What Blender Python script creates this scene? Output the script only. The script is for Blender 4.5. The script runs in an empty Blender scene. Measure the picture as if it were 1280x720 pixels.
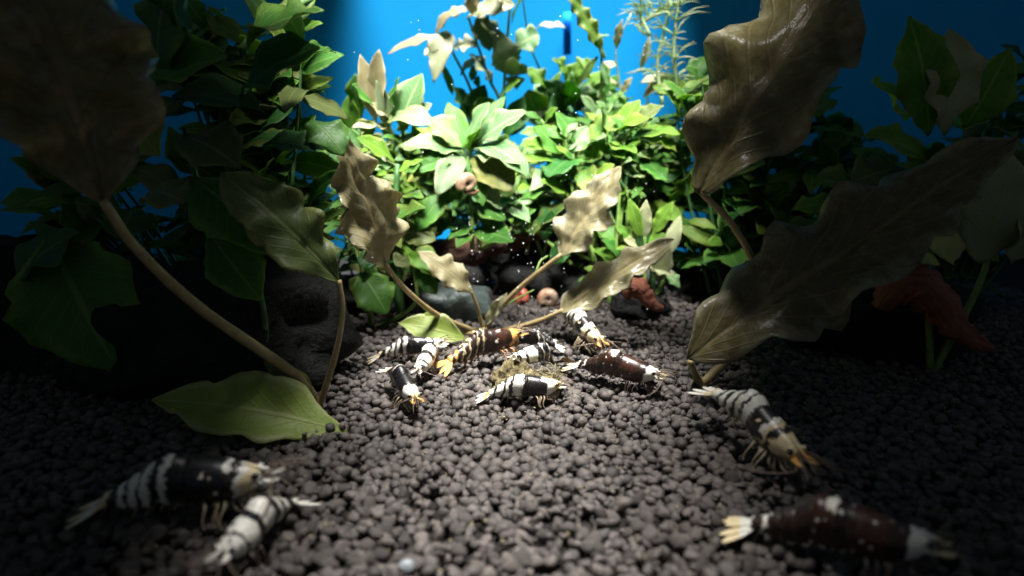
import bpy, bmesh, math, random
import numpy as np
from mathutils import Vector, Matrix, Euler, noise

random.seed(7)
rng = np.random.default_rng(7)
sc = bpy.context.scene
COL = sc.collection
sc.unit_settings.system = 'METRIC'
sc.unit_settings.scale_length = 0.01          # one unit is one centimetre

# ------------------------------------------------------------------ camera
CAM_H, PITCH, FPX = 6.6, math.radians(12.4), 772.0
cam = bpy.data.cameras.new('camera')
cam.sensor_width = 36.0
cam.lens = 36.0 * FPX / 1280.0
cam.clip_start, cam.clip_end = 0.1, 500
cam.dof.use_dof = True
cam.dof.focus_distance = 17.6
cam.dof.aperture_fstop = cam.lens * 1e-3 / 0.21
camo = bpy.data.objects.new('camera', cam)
COL.objects.link(camo)
camo.location = (0, 0, CAM_H)
camo.rotation_euler = (math.pi / 2 - PITCH, 0, 0)
sc.camera = camo

# ------------------------------------------------------------------ world and lamps
w = bpy.data.worlds.new('World')
sc.world = w
w.use_nodes = True
w.node_tree.nodes['Background'].inputs[0].default_value = (0.72, 0.86, 1.0, 1)
w.node_tree.nodes['Background'].inputs[1].default_value = 0.06


def lamp(name, loc, sx, sy, power, spread, col=(1.0, 0.97, 0.92), tilt=0):
    l = bpy.data.lights.new(name, 'AREA')
    l.shape = 'RECTANGLE'
    l.size, l.size_y = sx, sy
    l.energy = power
    l.spread = math.radians(spread)
    l.color = col
    o = bpy.data.objects.new(name, l)
    COL.objects.link(o)
    o.location = loc
    o.rotation_euler = (math.radians(tilt), 0, 0)
    return o


# unseen overhead tank light, split into narrow beams added to keep the sides dim
lamp('aquarium_and_fill_lamp', (0, 10.5, 19), 6.0, 8, 590, 25)
lamp('aquarium_and_fill_lamp', (0, 18.5, 19), 8.8, 7, 1080, 22)
lamp('aquarium_and_fill_lamp', (0, 23.5, 19), 16.0, 7, 1500, 22, tilt=14)
lamp('aquarium_and_fill_lamp', (0, 31.0, 20), 17.0, 6, 1750, 26, tilt=4)
lamp('aquarium_and_fill_lamp', (0, 37.0, 21), 18.5, 6, 6500, 42, (0.9, 0.97, 1.0))
lamp('aquarium_and_fill_lamp', (0, 9.0, 22), 13.0, 6, 1150, 16, tilt=45)  # added fill from above the front, lights the camera-facing sides of leaves

sc.view_settings.view_transform = 'Standard'
sc.view_settings.look = 'None'
sc.view_settings.exposure = 0.0
sc.view_settings.gamma = 1.0
sc.view_settings.use_curve_mapping = False
try:
    sc.cycles.use_denoising = True
    sc.cycles.max_bounces = 8
except Exception:
    pass

# ------------------------------------------------------------------ helpers
CP, SP = math.cos(PITCH), math.sin(PITCH)


def ray(px, py):
    a, b = (px - 640) / FPX, (360 - py) / FPX
    return Vector((a, CP + b * SP, -SP + b * CP))


def P(px, py, Y):
    """point at distance Y into the tank that the photograph shows at (px, py)"""
    d = ray(px, py)
    return Vector((0, 0, CAM_H)) + d * (Y / d.y)


def G(px, py, z=0.0):
    """point on the gravel"""
    d = ray(px, py)
    return Vector((0, 0, CAM_H)) + d * ((z - CAM_H) / d.z)


def W(px, Y):
    return px * Y / FPX


def mesh_obj(name, verts, faces, mat, parent=None, uvs=None, smooth=True, origin=None, mats=None, fmat=None):
    me = bpy.data.meshes.new(name)
    if origin is not None:
        o0 = Vector(origin)
        verts = [Vector(v) - o0 for v in verts]
    me.from_pydata([tuple(v) for v in verts], [], faces)
    if uvs is not None:
        uvl = me.uv_layers.new(name='UVMap')
        idx = np.empty(len(me.loops), dtype=np.int32)
        me.loops.foreach_get('vertex_index', idx)
        uvl.data.foreach_set('uv', np.asarray(uvs, dtype=np.float32)[idx].ravel())
    for m in (mats or [mat]):
        me.materials.append(m)
    if fmat is not None:
        me.polygons.foreach_set('material_index', np.asarray(fmat, dtype=np.int32))
    me.polygons.foreach_set('use_smooth', np.full(len(me.polygons), smooth))
    me.update()
    o = bpy.data.objects.new(name, me)
    COL.objects.link(o)
    if origin is not None:
        o.location = origin
    if parent is not None:
        set_parent(o, parent)
    return o


def set_parent(o, parent):
    o.parent = parent
    o.matrix_parent_inverse = Matrix.Translation(-parent_world(parent))


def parent_world(p):
    loc = Vector(p.location)
    q = p
    return loc if q.parent is None else loc


def empty(name, loc, label, cat, group=None):
    o = bpy.data.objects.new(name, None)
    COL.objects.link(o)
    o.location = loc
    o.empty_display_size = 0.3
    tag(o, label, cat, group)
    return o


def tag(o, label=None, cat=None, group=None, kind=None):
    if label: o['label'] = label
    if cat: o['category'] = cat
    if group: o['group'] = group
    if kind: o['kind'] = kind
    return o


def bez(p0, p1, p2, t):
    return p0 * (1 - t) ** 2 + p1 * (2 * t * (1 - t)) + p2 * t * t


def spline(pts, n):
    """Catmull-Rom through the points"""
    pts = [Vector(p) for p in pts]
    if len(pts) == 2:
        return [pts[0].lerp(pts[1], i / (n - 1)) for i in range(n)]
    ext = [pts[0] * 2 - pts[1]] + pts + [pts[-1] * 2 - pts[-2]]
    out = []
    m = len(pts) - 1
    for i in range(n):
        s = i / (n - 1) * m
        k = min(int(s), m - 1)
        t = s - k
        a, b, c, d = ext[k:k + 4]
        out.append(0.5 * ((2 * b) + (c - a) * t + (2 * a - 5 * b + 4 * c - d) * t * t + (3 * b - a - 3 * c + d) * t ** 3))
    return out


def tube_geo(path, radii, seg=8, jitter=0.0, flat=1.0):
    """closed tube along a list of points; returns verts, faces, uvs"""
    V, F, U = [], [], []
    n = len(path)
    up = Vector((0.13, 0.21, 0.97)).normalized()
    ref = None
    for i, p in enumerate(path):
        t = (path[min(i + 1, n - 1)] - path[max(i - 1, 0)])
        t = t.normalized() if t.length > 1e-9 else Vector((1, 0, 0))
        if ref is None:
            ref = up if abs(t.dot(up)) < 0.95 else Vector((1, 0, 0))
        a = (ref - t * ref.dot(t)).normalized()
        ref = a
        b = t.cross(a)
        r = radii[i] if hasattr(radii, '__len__') else radii
        for k in range(seg):
            an = 2 * math.pi * k / seg
            q = p + a * (math.cos(an) * r) + b * (math.sin(an) * r * flat)
            if jitter:
                q += (q - p).normalized() * (jitter * r * noise.fractal(q * (1.1 / max(r, 0.05)) * 0.8, 1.0, 2.0, 3))
            V.append(q)
            U.append((i / (n - 1), k / seg))
    for i in range(n - 1):
        for k in range(seg):
            k2 = (k + 1) % seg
            F.append((i * seg + k, i * seg + k2, (i + 1) * seg + k2, (i + 1) * seg + k))
    F.append(tuple(reversed(range(seg))))
    F.append(tuple((n - 1) * seg + k for k in range(seg)))
    return V, F, U


def join_geo(parts):
    V, F, U = [], [], []
    for v, f, u in parts:
        o = len(V)
        V += list(v)
        F += [tuple(i + o for i in q) for q in f]
        U += list(u)
    return V, F, U


# ------------------------------------------------------------------ materials
def new_mat(name):
    m = bpy.data.materials.new(name)
    m.use_nodes = True
    nt = m.node_tree
    nt.nodes.clear()
    out = nt.nodes.new('ShaderNodeOutputMaterial')
    return m, nt, out


class NT:
    """small node-building helper"""
    def __init__(s, nt): s.nt = nt

    def n(s, t, **kw):
        x = s.nt.nodes.new(t)
        for k, v in kw.items(): setattr(x, k, v)
        return x

    def l(s, a, b): s.nt.links.new(a, b)

    def math(s, op, a, b=None, c=None, clamp=False):
        x = s.n('ShaderNodeMath', operation=op, use_clamp=clamp)
        for i, v in enumerate((a, b, c)):
            if v is None: continue
            if isinstance(v, (int, float)): x.inputs[i].default_value = v
            else: s.l(v, x.inputs[i])
        return x.outputs[0]

    def mix(s, fac, a, b, blend='MIX'):
        x = s.n('ShaderNodeMix', data_type='RGBA', blend_type=blend)
        for i, v in ((0, fac), (6, a), (7, b)):
            if isinstance(v, (int, float)): x.inputs[i].default_value = v
            elif isinstance(v, (tuple, list)): x.inputs[i].default_value = (*v[:3], 1)
            else: s.l(v, x.inputs[i])
        return x.outputs[2]

    def noise(s, scale, vec=None, detail=3, rough=0.55, dist=0.0):
        x = s.n('ShaderNodeTexNoise')
        x.inputs['Scale'].default_value = scale
        x.inputs['Detail'].default_value = detail
        x.inputs['Roughness'].default_value = rough
        x.inputs['Distortion'].default_value = dist
        if vec is not None: s.l(vec, x.inputs['Vector'])
        return x.outputs[0]

    def step(s, v, a, b):
        x = s.n('ShaderNodeMapRange', interpolation_type='SMOOTHSTEP')
        s.l(v, x.inputs[0])
        x.inputs[1].default_value, x.inputs[2].default_value = a, b
        return x.outputs[0]

    def bump(s, h, strength, dist):
        x = s.n('ShaderNodeBump')
        x.inputs['Strength'].default_value = strength
        x.inputs['Distance'].default_value = dist
        s.l(h, x.inputs['Height'])
        return x.outputs[0]


def leaf_mat(name, c1, c2, edge, rib, blotch, blotch_amt=0.3, trans=0.42, rough=0.46, vein=0.5, bump=0.5, film=0.0, aged=0.35):
    m, nt, out = new_mat(name)
    k = NT(nt)
    uv = k.n('ShaderNodeUVMap')
    sep = k.n('ShaderNodeSeparateXYZ'); k.l(uv.outputs[0], sep.inputs[0])
    u, v = sep.outputs[0], sep.outputs[1]
    geo = k.n('ShaderNodeNewGeometry')
    oi = k.n('ShaderNodeObjectInfo')
    pos = geo.outputs['Position']
    d = k.math('ABSOLUTE', k.math('SUBTRACT', v, 0.5))           # 0 at the midrib, .5 at the margin
    nz = k.noise(1.6, pos, 4, 0.6)
    nf = k.noise(9.0, pos, 3, 0.6)
    base = k.mix(k.math('ADD', k.math('MULTIPLY', oi.outputs['Random'], 0.55), k.math('SUBTRACT', nz, 0.3), clamp=True), c1, c2)
    ed = k.step(k.math('ADD', d, k.math('MULTIPLY', k.math('SUBTRACT', nz, 0.5), 0.35)), 0.33, 0.52)
    base = k.mix(k.math('MULTIPLY', ed, 0.7), base, edge)
    bl = k.math('MULTIPLY', k.step(nf, 0.52, 0.72), blotch_amt)
    base = k.mix(bl, base, blotch)
    old = k.math('MULTIPLY', k.step(k.math('FRACT', k.math('MULTIPLY', oi.outputs['Random'], 7.31)), 0.72, 0.98), k.step(k.math('ADD', k.noise(2.6, pos, 3), k.math('MULTIPLY', d, 0.4)), 0.46, 0.66))
    base = k.mix(k.math('MULTIPLY', old, aged), base, (0.42, 0.34, 0.09))
    pin = k.math('MULTIPLY', k.step(k.noise(17.0, pos, 2), 0.66, 0.70), 0.55)
    base = k.mix(pin, base, (0.10, 0.075, 0.025))
    if film:                                                     # painted sheen: pale patches mixed into the leaf colour
        fl = k.math('MULTIPLY', k.step(k.noise(3.2, pos, 5, 0.65, 0.6), 0.46, 0.68), film)
        base = k.mix(fl, base, (0.62, 0.6, 0.5))
    ribm = k.math('SUBTRACT', 1.0, k.step(d, 0.014, 0.045))
    vs = k.math('SINE', k.math('MULTIPLY', k.math('SUBTRACT', u, k.math('MULTIPLY', d, 0.55)), 62.0))
    veinm = k.math('MULTIPLY', k.step(vs, 0.8, 1.0), vein)
    base = k.mix(k.math('MULTIPLY', k.math('MAXIMUM', ribm, k.math('MULTIPLY', veinm, 0.6)), 0.75), base, rib)
    h = k.math('ADD', k.math('MULTIPLY', nf, 0.6), k.math('MULTIPLY', k.math('MAXIMUM', ribm, veinm), -0.5))
    bn = k.bump(h, bump, 0.05)
    p = k.n('ShaderNodeBsdfPrincipled')
    k.l(base, p.inputs['Base Color'])
    p.inputs['Roughness'].default_value = rough
    p.inputs['Specular IOR Level'].default_value = 0.4
    k.l(bn, p.inputs['Normal'])
    tr = k.n('ShaderNodeBsdfTranslucent')
    k.l(k.mix(0.5, base, k.mix(1.0, base, (1.0, 1.0, 0.35), 'MULTIPLY')), tr.inputs['Color'])
    mx = k.n('ShaderNodeMixShader')
    mx.inputs[0].default_value = trans
    k.l(p.outputs[0], mx.inputs[1]); k.l(tr.outputs[0], mx.inputs[2])
    k.l(mx.outputs[0], out.inputs[0])
    return m


def rough_mat(name, c1, c2, scale=2.0, rough=0.6, bump=0.5, bdist=0.1, spec=0.4, c3=None, stretch=None, island=False, coat=0.0):
    m, nt, out = new_mat(name)
    k = NT(nt)
    if stretch:
        uv = k.n('ShaderNodeUVMap')
        mp = k.n('ShaderNodeMapping'); mp.inputs['Scale'].default_value = stretch
        k.l(uv.outputs[0], mp.inputs[0]); pos = mp.outputs[0]
    else:
        geo0 = k.n('ShaderNodeTexCoord'); pos = geo0.outputs['Object']
    a = k.noise(scale, pos, 5, 0.6, 0.3)
    b = k.noise(scale * 5, pos, 4, 0.6)
    fac = k.step(a, 0.3, 0.7)
    if island:
        geo = k.n('ShaderNodeNewGeometry')
        oi = k.n('ShaderNodeObjectInfo')
        r = k.math('FRACT', k.math('ADD', geo.outputs['Random Per Island'], oi.outputs['Random']))
        fac = k.math('ADD', k.math('MULTIPLY', r, 0.75), k.math('MULTIPLY', fac, 0.25))
    base = k.mix(fac, c1, c2)
    if c3:
        base = k.mix(k.math('MULTIPLY', k.step(b, 0.55, 0.72), 0.7), base, c3)
    p = k.n('ShaderNodeBsdfPrincipled')
    k.l(base, p.inputs['Base Color'])
    p.inputs['Roughness'].default_value = rough
    p.inputs['Specular IOR Level'].default_value = spec
    p.inputs['Coat Weight'].default_value = coat
    p.inputs['Coat Roughness'].default_value = 0.25
    k.l(k.bump(k.math('ADD', a, k.math('MULTIPLY', b, 0.5)), bump, bdist), p.inputs['Normal'])
    k.l(p.outputs[0], out.inputs[0])
    return m


def plain_mat(name, c, rough=0.4, spec=0.5, coat=0.0):
    m, nt, out = new_mat(name)
    k = NT(nt)
    tc = k.n('ShaderNodeTexCoord')
    base = k.mix(k.noise(6.0, tc.outputs['Object'], 2), [x * 0.75 for x in c], [min(1, x * 1.2) for x in c])
    p = k.n('ShaderNodeBsdfPrincipled')
    k.l(base, p.inputs['Base Color'])
    p.inputs['Roughness'].default_value = rough
    p.inputs['Specular IOR Level'].default_value = spec
    p.inputs['Coat Weight'].default_value = coat
    k.l(p.outputs[0], out.inputs[0])
    return m


M = {}
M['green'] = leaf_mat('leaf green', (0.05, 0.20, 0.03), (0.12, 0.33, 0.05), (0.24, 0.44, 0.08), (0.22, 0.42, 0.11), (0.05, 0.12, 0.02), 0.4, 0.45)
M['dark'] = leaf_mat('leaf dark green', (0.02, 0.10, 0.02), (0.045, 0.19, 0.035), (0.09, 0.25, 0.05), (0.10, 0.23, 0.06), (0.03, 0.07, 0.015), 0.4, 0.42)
M['bright'] = leaf_mat('leaf yellow green', (0.11, 0.32, 0.03), (0.25, 0.47, 0.05), (0.42, 0.58, 0.12), (0.4, 0.55, 0.15), (0.12, 0.24, 0.03), 0.35, 0.5)
M['pale'] = leaf_mat('leaf pale green', (0.11, 0.28, 0.10), (0.24, 0.40, 0.17), (0.44, 0.54, 0.26), (0.5, 0.6, 0.3), (0.2, 0.34, 0.12), 0.35, 0.3)
M['white'] = leaf_mat('leaf bleached', (0.40, 0.46, 0.25), (0.58, 0.60, 0.42), (0.6, 0.58, 0.36), (0.5, 0.54, 0.26), (0.6, 0.5, 0.22), 0.3, 0.35)
M['tan'] = leaf_mat('leaf tan', (0.36, 0.33, 0.17), (0.5, 0.45, 0.26), (0.68, 0.64, 0.44), (0.4, 0.34, 0.18), (0.3, 0.2, 0.08), 0.4, 0.35)
M['olive'] = leaf_mat('leaf olive', (0.12, 0.18, 0.05), (0.2, 0.25, 0.08), (0.3, 0.34, 0.12), (0.3, 0.33, 0.14), (0.08, 0.1, 0.03), 0.3, 0.35)
M['grey'] = leaf_mat('leaf grey green', (0.16, 0.26, 0.14), (0.27, 0.37, 0.2), (0.46, 0.5, 0.3), (0.3, 0.36, 0.2), (0.16, 0.12, 0.06), 0.35, 0.4)
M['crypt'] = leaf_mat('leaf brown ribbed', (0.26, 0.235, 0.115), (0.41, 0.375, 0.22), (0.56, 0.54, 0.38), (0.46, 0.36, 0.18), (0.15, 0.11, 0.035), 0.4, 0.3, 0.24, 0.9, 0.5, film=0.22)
M['cryptshade'] = leaf_mat('leaf shaded olive brown', (0.10, 0.085, 0.035), (0.19, 0.165, 0.075), (0.34, 0.33, 0.22), (0.25, 0.2, 0.1), (0.06, 0.045, 0.015), 0.4, 0.3, 0.3, 0.9, 0.6, film=0.12)  # darker copy of the brown leaf; side gloom put into the colour
M['lime'] = leaf_mat('leaf fallen lime', (0.24, 0.36, 0.06), (0.36, 0.44, 0.1), (0.55, 0.58, 0.3), (0.4, 0.46, 0.16), (0.3, 0.24, 0.05), 0.4, 0.4)
M['petiole'] = rough_mat('petiole', (0.30, 0.23, 0.10), (0.42, 0.33, 0.17), 3.0, 0.45, 0.4, 0.03, c3=(0.2, 0.13, 0.05))
M['stem'] = rough_mat('green stem', (0.10, 0.22, 0.04), (0.22, 0.32, 0.08), 3.0, 0.45, 0.3, 0.03)
M['darkstem'] = rough_mat('dark stem', (0.03, 0.10, 0.03), (0.07, 0.17, 0.05), 3.0, 0.45, 0.3, 0.03)
M['thread'] = rough_mat('thread leaf', (0.30, 0.5, 0.22), (0.62, 0.7, 0.42), 3.0, 0.4, 0.2, 0.02)
M['gravel'] = rough_mat('aqua soil', (0.042, 0.038, 0.037), (0.134, 0.114, 0.105), 7.0, 0.55, 0.8, 0.04, 0.4, island=True)
M['gravelbase'] = rough_mat('aqua soil bed', (0.012, 0.011, 0.010), (0.03, 0.026, 0.024), 6.0, 0.9, 1.0, 0.1, 0.2)
M['rock'] = rough_mat('shadow-black rock', (0.004, 0.0045, 0.0045), (0.012, 0.013, 0.012), 1.2, 0.75, 1.0, 0.25, 0.3)  # near-black: shade of the cave is put into the rock colour
M['slab'] = rough_mat('grey slate', (0.035, 0.05, 0.05), (0.13, 0.17, 0.16), 0.9, 0.45, 0.9, 0.12, 0.5, c3=(0.06, 0.085, 0.07))
M['wood'] = rough_mat('driftwood', (0.05, 0.022, 0.014), (0.14, 0.07, 0.045), 2.0, 0.65, 1.0, 0.15, 0.3, c3=(0.025, 0.012, 0.008), stretch=(1.5, 9, 1))
M['redwood'] = rough_mat('reddish driftwood', (0.20, 0.06, 0.035), (0.36, 0.14, 0.09), 2.0, 0.6, 0.9, 0.1, 0.3, c3=(0.2, 0.06, 0.03), stretch=(1.5, 7, 1))
M['snailred'] = rough_mat('red snail shell', (0.4, 0.06, 0.045), (0.55, 0.16, 0.10), 4.0, 0.3, 0.3, 0.03, 0.5, coat=0.3)
M['snailpink'] = rough_mat('pink snail shell', (0.30, 0.18, 0.11), (0.46, 0.33, 0.22), 4.0, 0.3, 0.3, 0.03, 0.5, coat=0.3)
M['snailbrown'] = rough_mat('brown snail shell', (0.42, 0.2, 0.11), (0.5, 0.42, 0.33), 3.0, 0.3, 0.3, 0.03, 0.5, coat=0.3)
M['foot'] = plain_mat('snail foot', (0.18, 0.10, 0.06), 0.4)
M['food'] = rough_mat('food pellet', (0.06, 0.045, 0.02), (0.24, 0.20, 0.10), 3.0, 0.8, 1.0, 0.1, 0.2, c3=(0.42, 0.38, 0.22))
M['fuzz'] = plain_mat('food fuzz', (0.26, 0.23, 0.13), 0.7, 0.2)
M['eye'] = plain_mat('shrimp eye', (0.004, 0.004, 0.005), 0.12, 0.8, 0.5)
M['feeler'] = plain_mat('shrimp feeler', (0.16, 0.11, 0.08), 0.4)
M['speck'] = plain_mat('white speck', (0.85, 0.85, 0.85), 0.6)
M['pebble'] = plain_mat('pale pebble', (0.26, 0.28, 0.30), 0.4, 0.5)
M['pipe'] = plain_mat('blue pipe', (0.002, 0.17, 0.85), 0.8, 0.1)

# blue backing film
m, nt, out = new_mat('blue film')
k = NT(nt)
tc = k.n('ShaderNodeTexCoord')
p = k.n('ShaderNodeBsdfPrincipled')
k.l(k.mix(k.noise(0.25, tc.outputs['Object'], 2), (0.004, 0.37, 0.88), (0.010, 0.44, 0.96)), p.inputs['Base Color'])
p.inputs['Roughness'].default_value = 0.7
p.inputs['Specular IOR Level'].default_value = 0.15
k.l(p.outputs[0], out.inputs[0])
M['film'] = m

# ------------------------------------------------------------------ setting: back wall and gravel
def box_geo(x0, x1, y0, y1, z0, z1):
    v = [Vector((x, y, z)) for x in (x0, x1) for y in (y0, y1) for z in (z0, z1)]
    f = [(0, 1, 3, 2), (4, 6, 7, 5), (0, 4, 5, 1), (2, 3, 7, 6), (0, 2, 6, 4), (1, 5, 7, 3)]
    return v, f, [(0, 0)] * 8


v, f, u = box_geo(-110, 110, 40, 40.4, -1.5, 40)
bp = mesh_obj('back_wall', v, f, M['film'], smooth=False)
tag(bp, 'bright blue film backing at the rear of the tank', 'backing', kind='structure')


def hgt(x, y):
    return 0.10 * noise.noise(Vector((x * 0.25, y * 0.25, 3.1))) + 0.05 * noise.noise(Vector((x * 0.8, y * 0.8, 9.1))) + (0.02 * max(0, y - 20))


nx, ny = 90, 60
V, F = [], []
for j in range(ny + 1):
    y = 3 + (40 - 3) * j / ny
    for i in range(nx + 1):
        x = -110 + 220 * i / nx
        V.append(Vector((x, y, hgt(x, y) - 0.26)))
for j in range(ny):
    for i in range(nx):
        a = j * (nx + 1) + i
        F.append((a, a + 1, a + nx + 2, a + nx + 1))
bed = mesh_obj('gravel_bed', V, F, M['gravelbase'])
tag(bed, 'dark brown aquarium soil covering the tank floor', 'gravel', kind='structure')


def ico(sub):
    bm = bmesh.new()
    bmesh.ops.create_icosphere(bm, subdivisions=sub, radius=1.0)
    v = np.array([x.co[:] for x in bm.verts])
    f = np.array([[q.index for q in t.verts] for t in bm.faces])
    bm.free()
    return v, f


def granule_variants(sub, n):
    v0, f0 = ico(sub)
    out = []
    for i in range(n):
        s = np.array([noise.fractal(Vector(q) * 0.9 + Vector((i * 7.3, i * 3.1, 0)), 1.0, 2.0, 3) for q in v0])
        v = v0 * (1 + 0.32 * s)[:, None]
        # knock flats into the lump, as on crushed and rolled clay
        for c in range(6):
            d = rng.normal(size=3); d /= np.linalg.norm(d)
            h = v @ d
            lim = 0.42 + 0.3 * rng.random()
            over = np.maximum(h - lim, 0)
            v = v - over[:, None] * d * 0.9
        out.append((v, f0))
    return out


VN = 12
near_var, far_var = granule_variants(3, VN), granule_variants(2, VN)
near_var = granule_variants(2, VN)
far_var = granule_variants(1, VN) if False else [(a, b) for a, b in granule_variants(2, VN)]
low_var = granule_variants(1, VN) if False else None
v1, f1 = ico(2)


def rand_rot(n):
    q = rng.normal(size=(n, 4)); q /= np.linalg.norm(q, axis=1)[:, None]
    a, b, c, d = q.T
    return np.stack([np.stack([1 - 2 * (c * c + d * d), 2 * (b * c - a * d), 2 * (b * d + a * c)], -1),
                     np.stack([2 * (b * c + a * d), 1 - 2 * (b * b + d * d), 2 * (c * d - a * b)], -1),
                     np.stack([2 * (b * d - a * c), 2 * (c * d + a * b), 1 - 2 * (b * b + c * c)], -1)], -2)


pts = []
S = 0.228
y, row = 7.6, 0
while y < 30:
    half = min(y * 0.86 + 0.8, 24)
    x = -half + (S / 2 if row % 2 else 0)
    while x < half:
        px_, py_ = x + rng.normal() * 0.075, y + rng.normal() * 0.075
        pts.append((px_, py_, -0.13 + rng.normal() * 0.035, 0.095 + 0.075 * rng.random() ** 1.6))
        if rng.random() < 0.34:
            pts.append((px_ + rng.normal() * 0.08, py_ + rng.normal() * 0.08, -0.02 + rng.normal() * 0.035, 0.085 + 0.08 * rng.random()))
        if rng.random() < 0.22:
            pts.append((px_ + rng.normal() * 0.12, py_ + rng.normal() * 0.12, 0.0 + rng.normal() * 0.03, 0.045 + 0.035 * rng.random()))
        x += S
    y += S * 0.866
    row += 1
pts = np.array(pts)
pts[:, 2] += np.array([hgt(a, b) for a, b in pts[:, :2]])
N = len(pts)
scl = pts[:, 3][:, None] * np.stack([1.18 + 0.25 * rng.random(N), 0.95 + 0.2 * rng.random(N), 0.80 + 0.18 * rng.random(N)], -1)
# mostly flat-lying: yaw plus a little tilt
rot = np.empty((N, 3, 3))
for i in range(N):
    rot[i] = np.array(Euler((rng.normal() * 0.45, rng.normal() * 0.45, rng.random() * 6.283)).to_matrix())
var = rng.integers(0, VN, N)
# the 300 that show largest in the frame become single objects
dx = pts[:, 0] / (pts[:, 1] * CP - (pts[:, 2] - CAM_H) * SP)
zc = pts[:, 1] * CP - (pts[:, 2] - CAM_H) * SP
dyv = (pts[:, 1] * SP + (pts[:, 2] - CAM_H) * CP) / zc
inframe = (np.abs(dx * FPX) < 632) & (np.abs(dyv * FPX) < 352)
score = np.where(inframe, pts[:, 3] / zc, -1)
single = np.argsort(-score)[:300]
is_single = np.zeros(N, bool); is_single[single] = True

gm = []
for i in range(VN):
    vv, ff = near_var[i]
    me = bpy.data.meshes.new('granule')
    me.from_pydata([tuple(q) for q in vv], [], [tuple(int(z) for z in t) for t in ff])
    me.materials.append(M['gravel'])
    me.polygons.foreach_set('use_smooth', np.full(len(me.polygons), True))
    gm.append(me)
for i in single:
    o = bpy.data.objects.new('granule', gm[var[i]])
    COL.objects.link(o)
    Mx = Matrix(rot[i].tolist()).to_4x4() @ Matrix.Diagonal((*scl[i], 1))
    o.matrix_world = Matrix.Translation(pts[i, :3]) @ Mx
    o.parent = bed

# the far ones carry fewer faces
ev, ef = ico(1)
lowv = []
for i in range(VN):
    s = np.array([noise.fractal(Vector(q) * 0.9 + Vector((i * 7.3, i * 3.1, 0)), 1.0, 2.0, 3) for q in ev])
    lowv.append((ev * (1.02 + 0.30 * s)[:, None], ef))
AV, AF, off = [], [], 0
for lod, vs in ((0, near_var), (1, lowv)):
    for i in range(VN):
        sel = np.where((var == i) & (~is_single) & ((pts[:, 1] < 11.5) if lod == 0 else (pts[:, 1] >= 11.5)))[0]
        if not len(sel): continue
        vv, ff = vs[i]
        q = np.einsum('nij,nvj->nvi', rot[sel], vv[None] * scl[sel][:, None, :]) + pts[sel][:, None, :3]
        AV.append(q.reshape(-1, 3))
        AF.append((ff[None] + (off + np.arange(len(sel)) * len(vv))[:, None, None]).reshape(-1, 3))
        off += len(sel) * len(vv)
AV, AF = np.concatenate(AV), np.concatenate(AF)
me = bpy.data.meshes.new('granules')
me.vertices.add(len(AV)); me.vertices.foreach_set('co', AV.astype(np.float32).ravel())
me.loops.add(AF.size); me.loops.foreach_set('vertex_index', AF.astype(np.int32).ravel())
me.polygons.add(len(AF))
me.polygons.foreach_set('loop_start', np.arange(0, AF.size, 3, dtype=np.int32))
me.polygons.foreach_set('loop_total', np.full(len(AF), 3, dtype=np.int32))
me.polygons.foreach_set('use_smooth', np.full(len(AF), True))
me.materials.append(M['gravel'])
me.update(calc_edges=True)
go = bpy.data.objects.new('granules', me)
COL.objects.link(go)
go.parent = bed
go['kind'] = 'stuff'

# ------------------------------------------------------------------ rocks, slab, wood
def rock(name, label, px0, px1, ptop, pbot, Y, depth, mat, seed=0, sub=4, amp=0.35, boxy=0.5):
    a, b = P(px0, pbot, Y), P(px1, pbot, Y)
    top = P((px0 + px1) / 2, ptop, Y)
    c = (a + b) / 2
    hx, hz = (b.x - a.x) / 2, (top.z - c.z)
    v0, f0 = ico(sub)
    V = []
    for q in v0:
        q = Vector(q)
        s = 1 / max(abs(q.x) ** 3 + abs(q.y) ** 3 + abs(q.z) ** 3, 1e-6) ** (1 / 3)
        q = q * (1 - boxy) + q * s * boxy
        n_ = noise.fractal(q * 1.3 + Vector((seed * 5.1, 0, seed)), 1.0, 2.1, 5)
        q = q * (1 + amp * n_)
        V.append(Vector((q.x * hx, q.y * depth / 2, q.z * hz * 0.62)))
    base = Vector((c.x, Y + depth / 2, min(c.z, 0) + hz * 0.5))
    o = mesh_obj(name, V, [tuple(int(z) for z in t) for t in f0], mat, uvs=[(0, 0)] * len(V))
    o.location = base
    tag(o, label, 'rock')
    return o


rock('rock', 'shadow-black craggy rock in the shadow behind the reddish driftwood log', 604, 800, 296, 388, 26.6, 4, M['rock'], 1)
rock('rock', 'shadow-black rock under the dark driftwood left of the blue gap', 490, 607, 318, 395, 28.0, 4, M['rock'], 2)
rock('rock', 'shadow-black rock at the gravel edge behind the drooping dark green leaf', 395, 552, 362, 408, 24.5, 4, M['rock'], 3)
rock('rock', 'small shadow-black rock sheltering under the salmon-red driftwood stub', 768, 838, 366, 396, 23.6, 2.2, M['rock'], 4)
rock('rock', 'broad shadow-black rock in the gloom by the rear of the green thicket', 842, 1000, 340, 420, 27, 4, M['rock'], 5)
rock('rock', 'large shadow-black rock in deep shade under the big brown leaf', 40, 400, 372, 528, 15.6, 4, M['rock'], 6)
rock('rock', 'shadow-black rock in deep shade under the long red driftwood branch', 1030, 1240, 372, 466, 18.8, 3, M['rock'], 7)
rock('rock', 'shadow-black rock against the tank side in deep gloom, farthest from the shrimps', -160, 90, 330, 500, 17.5, 4, M['rock'], 8)
rock('stone_slab', 'smooth grey-green slate slab tilted behind the rosette of brown leaves', 516, 614, 366, 410, 23.4, 2.0, M['slab'], 9, 4, 0.3, 0.8)


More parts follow.
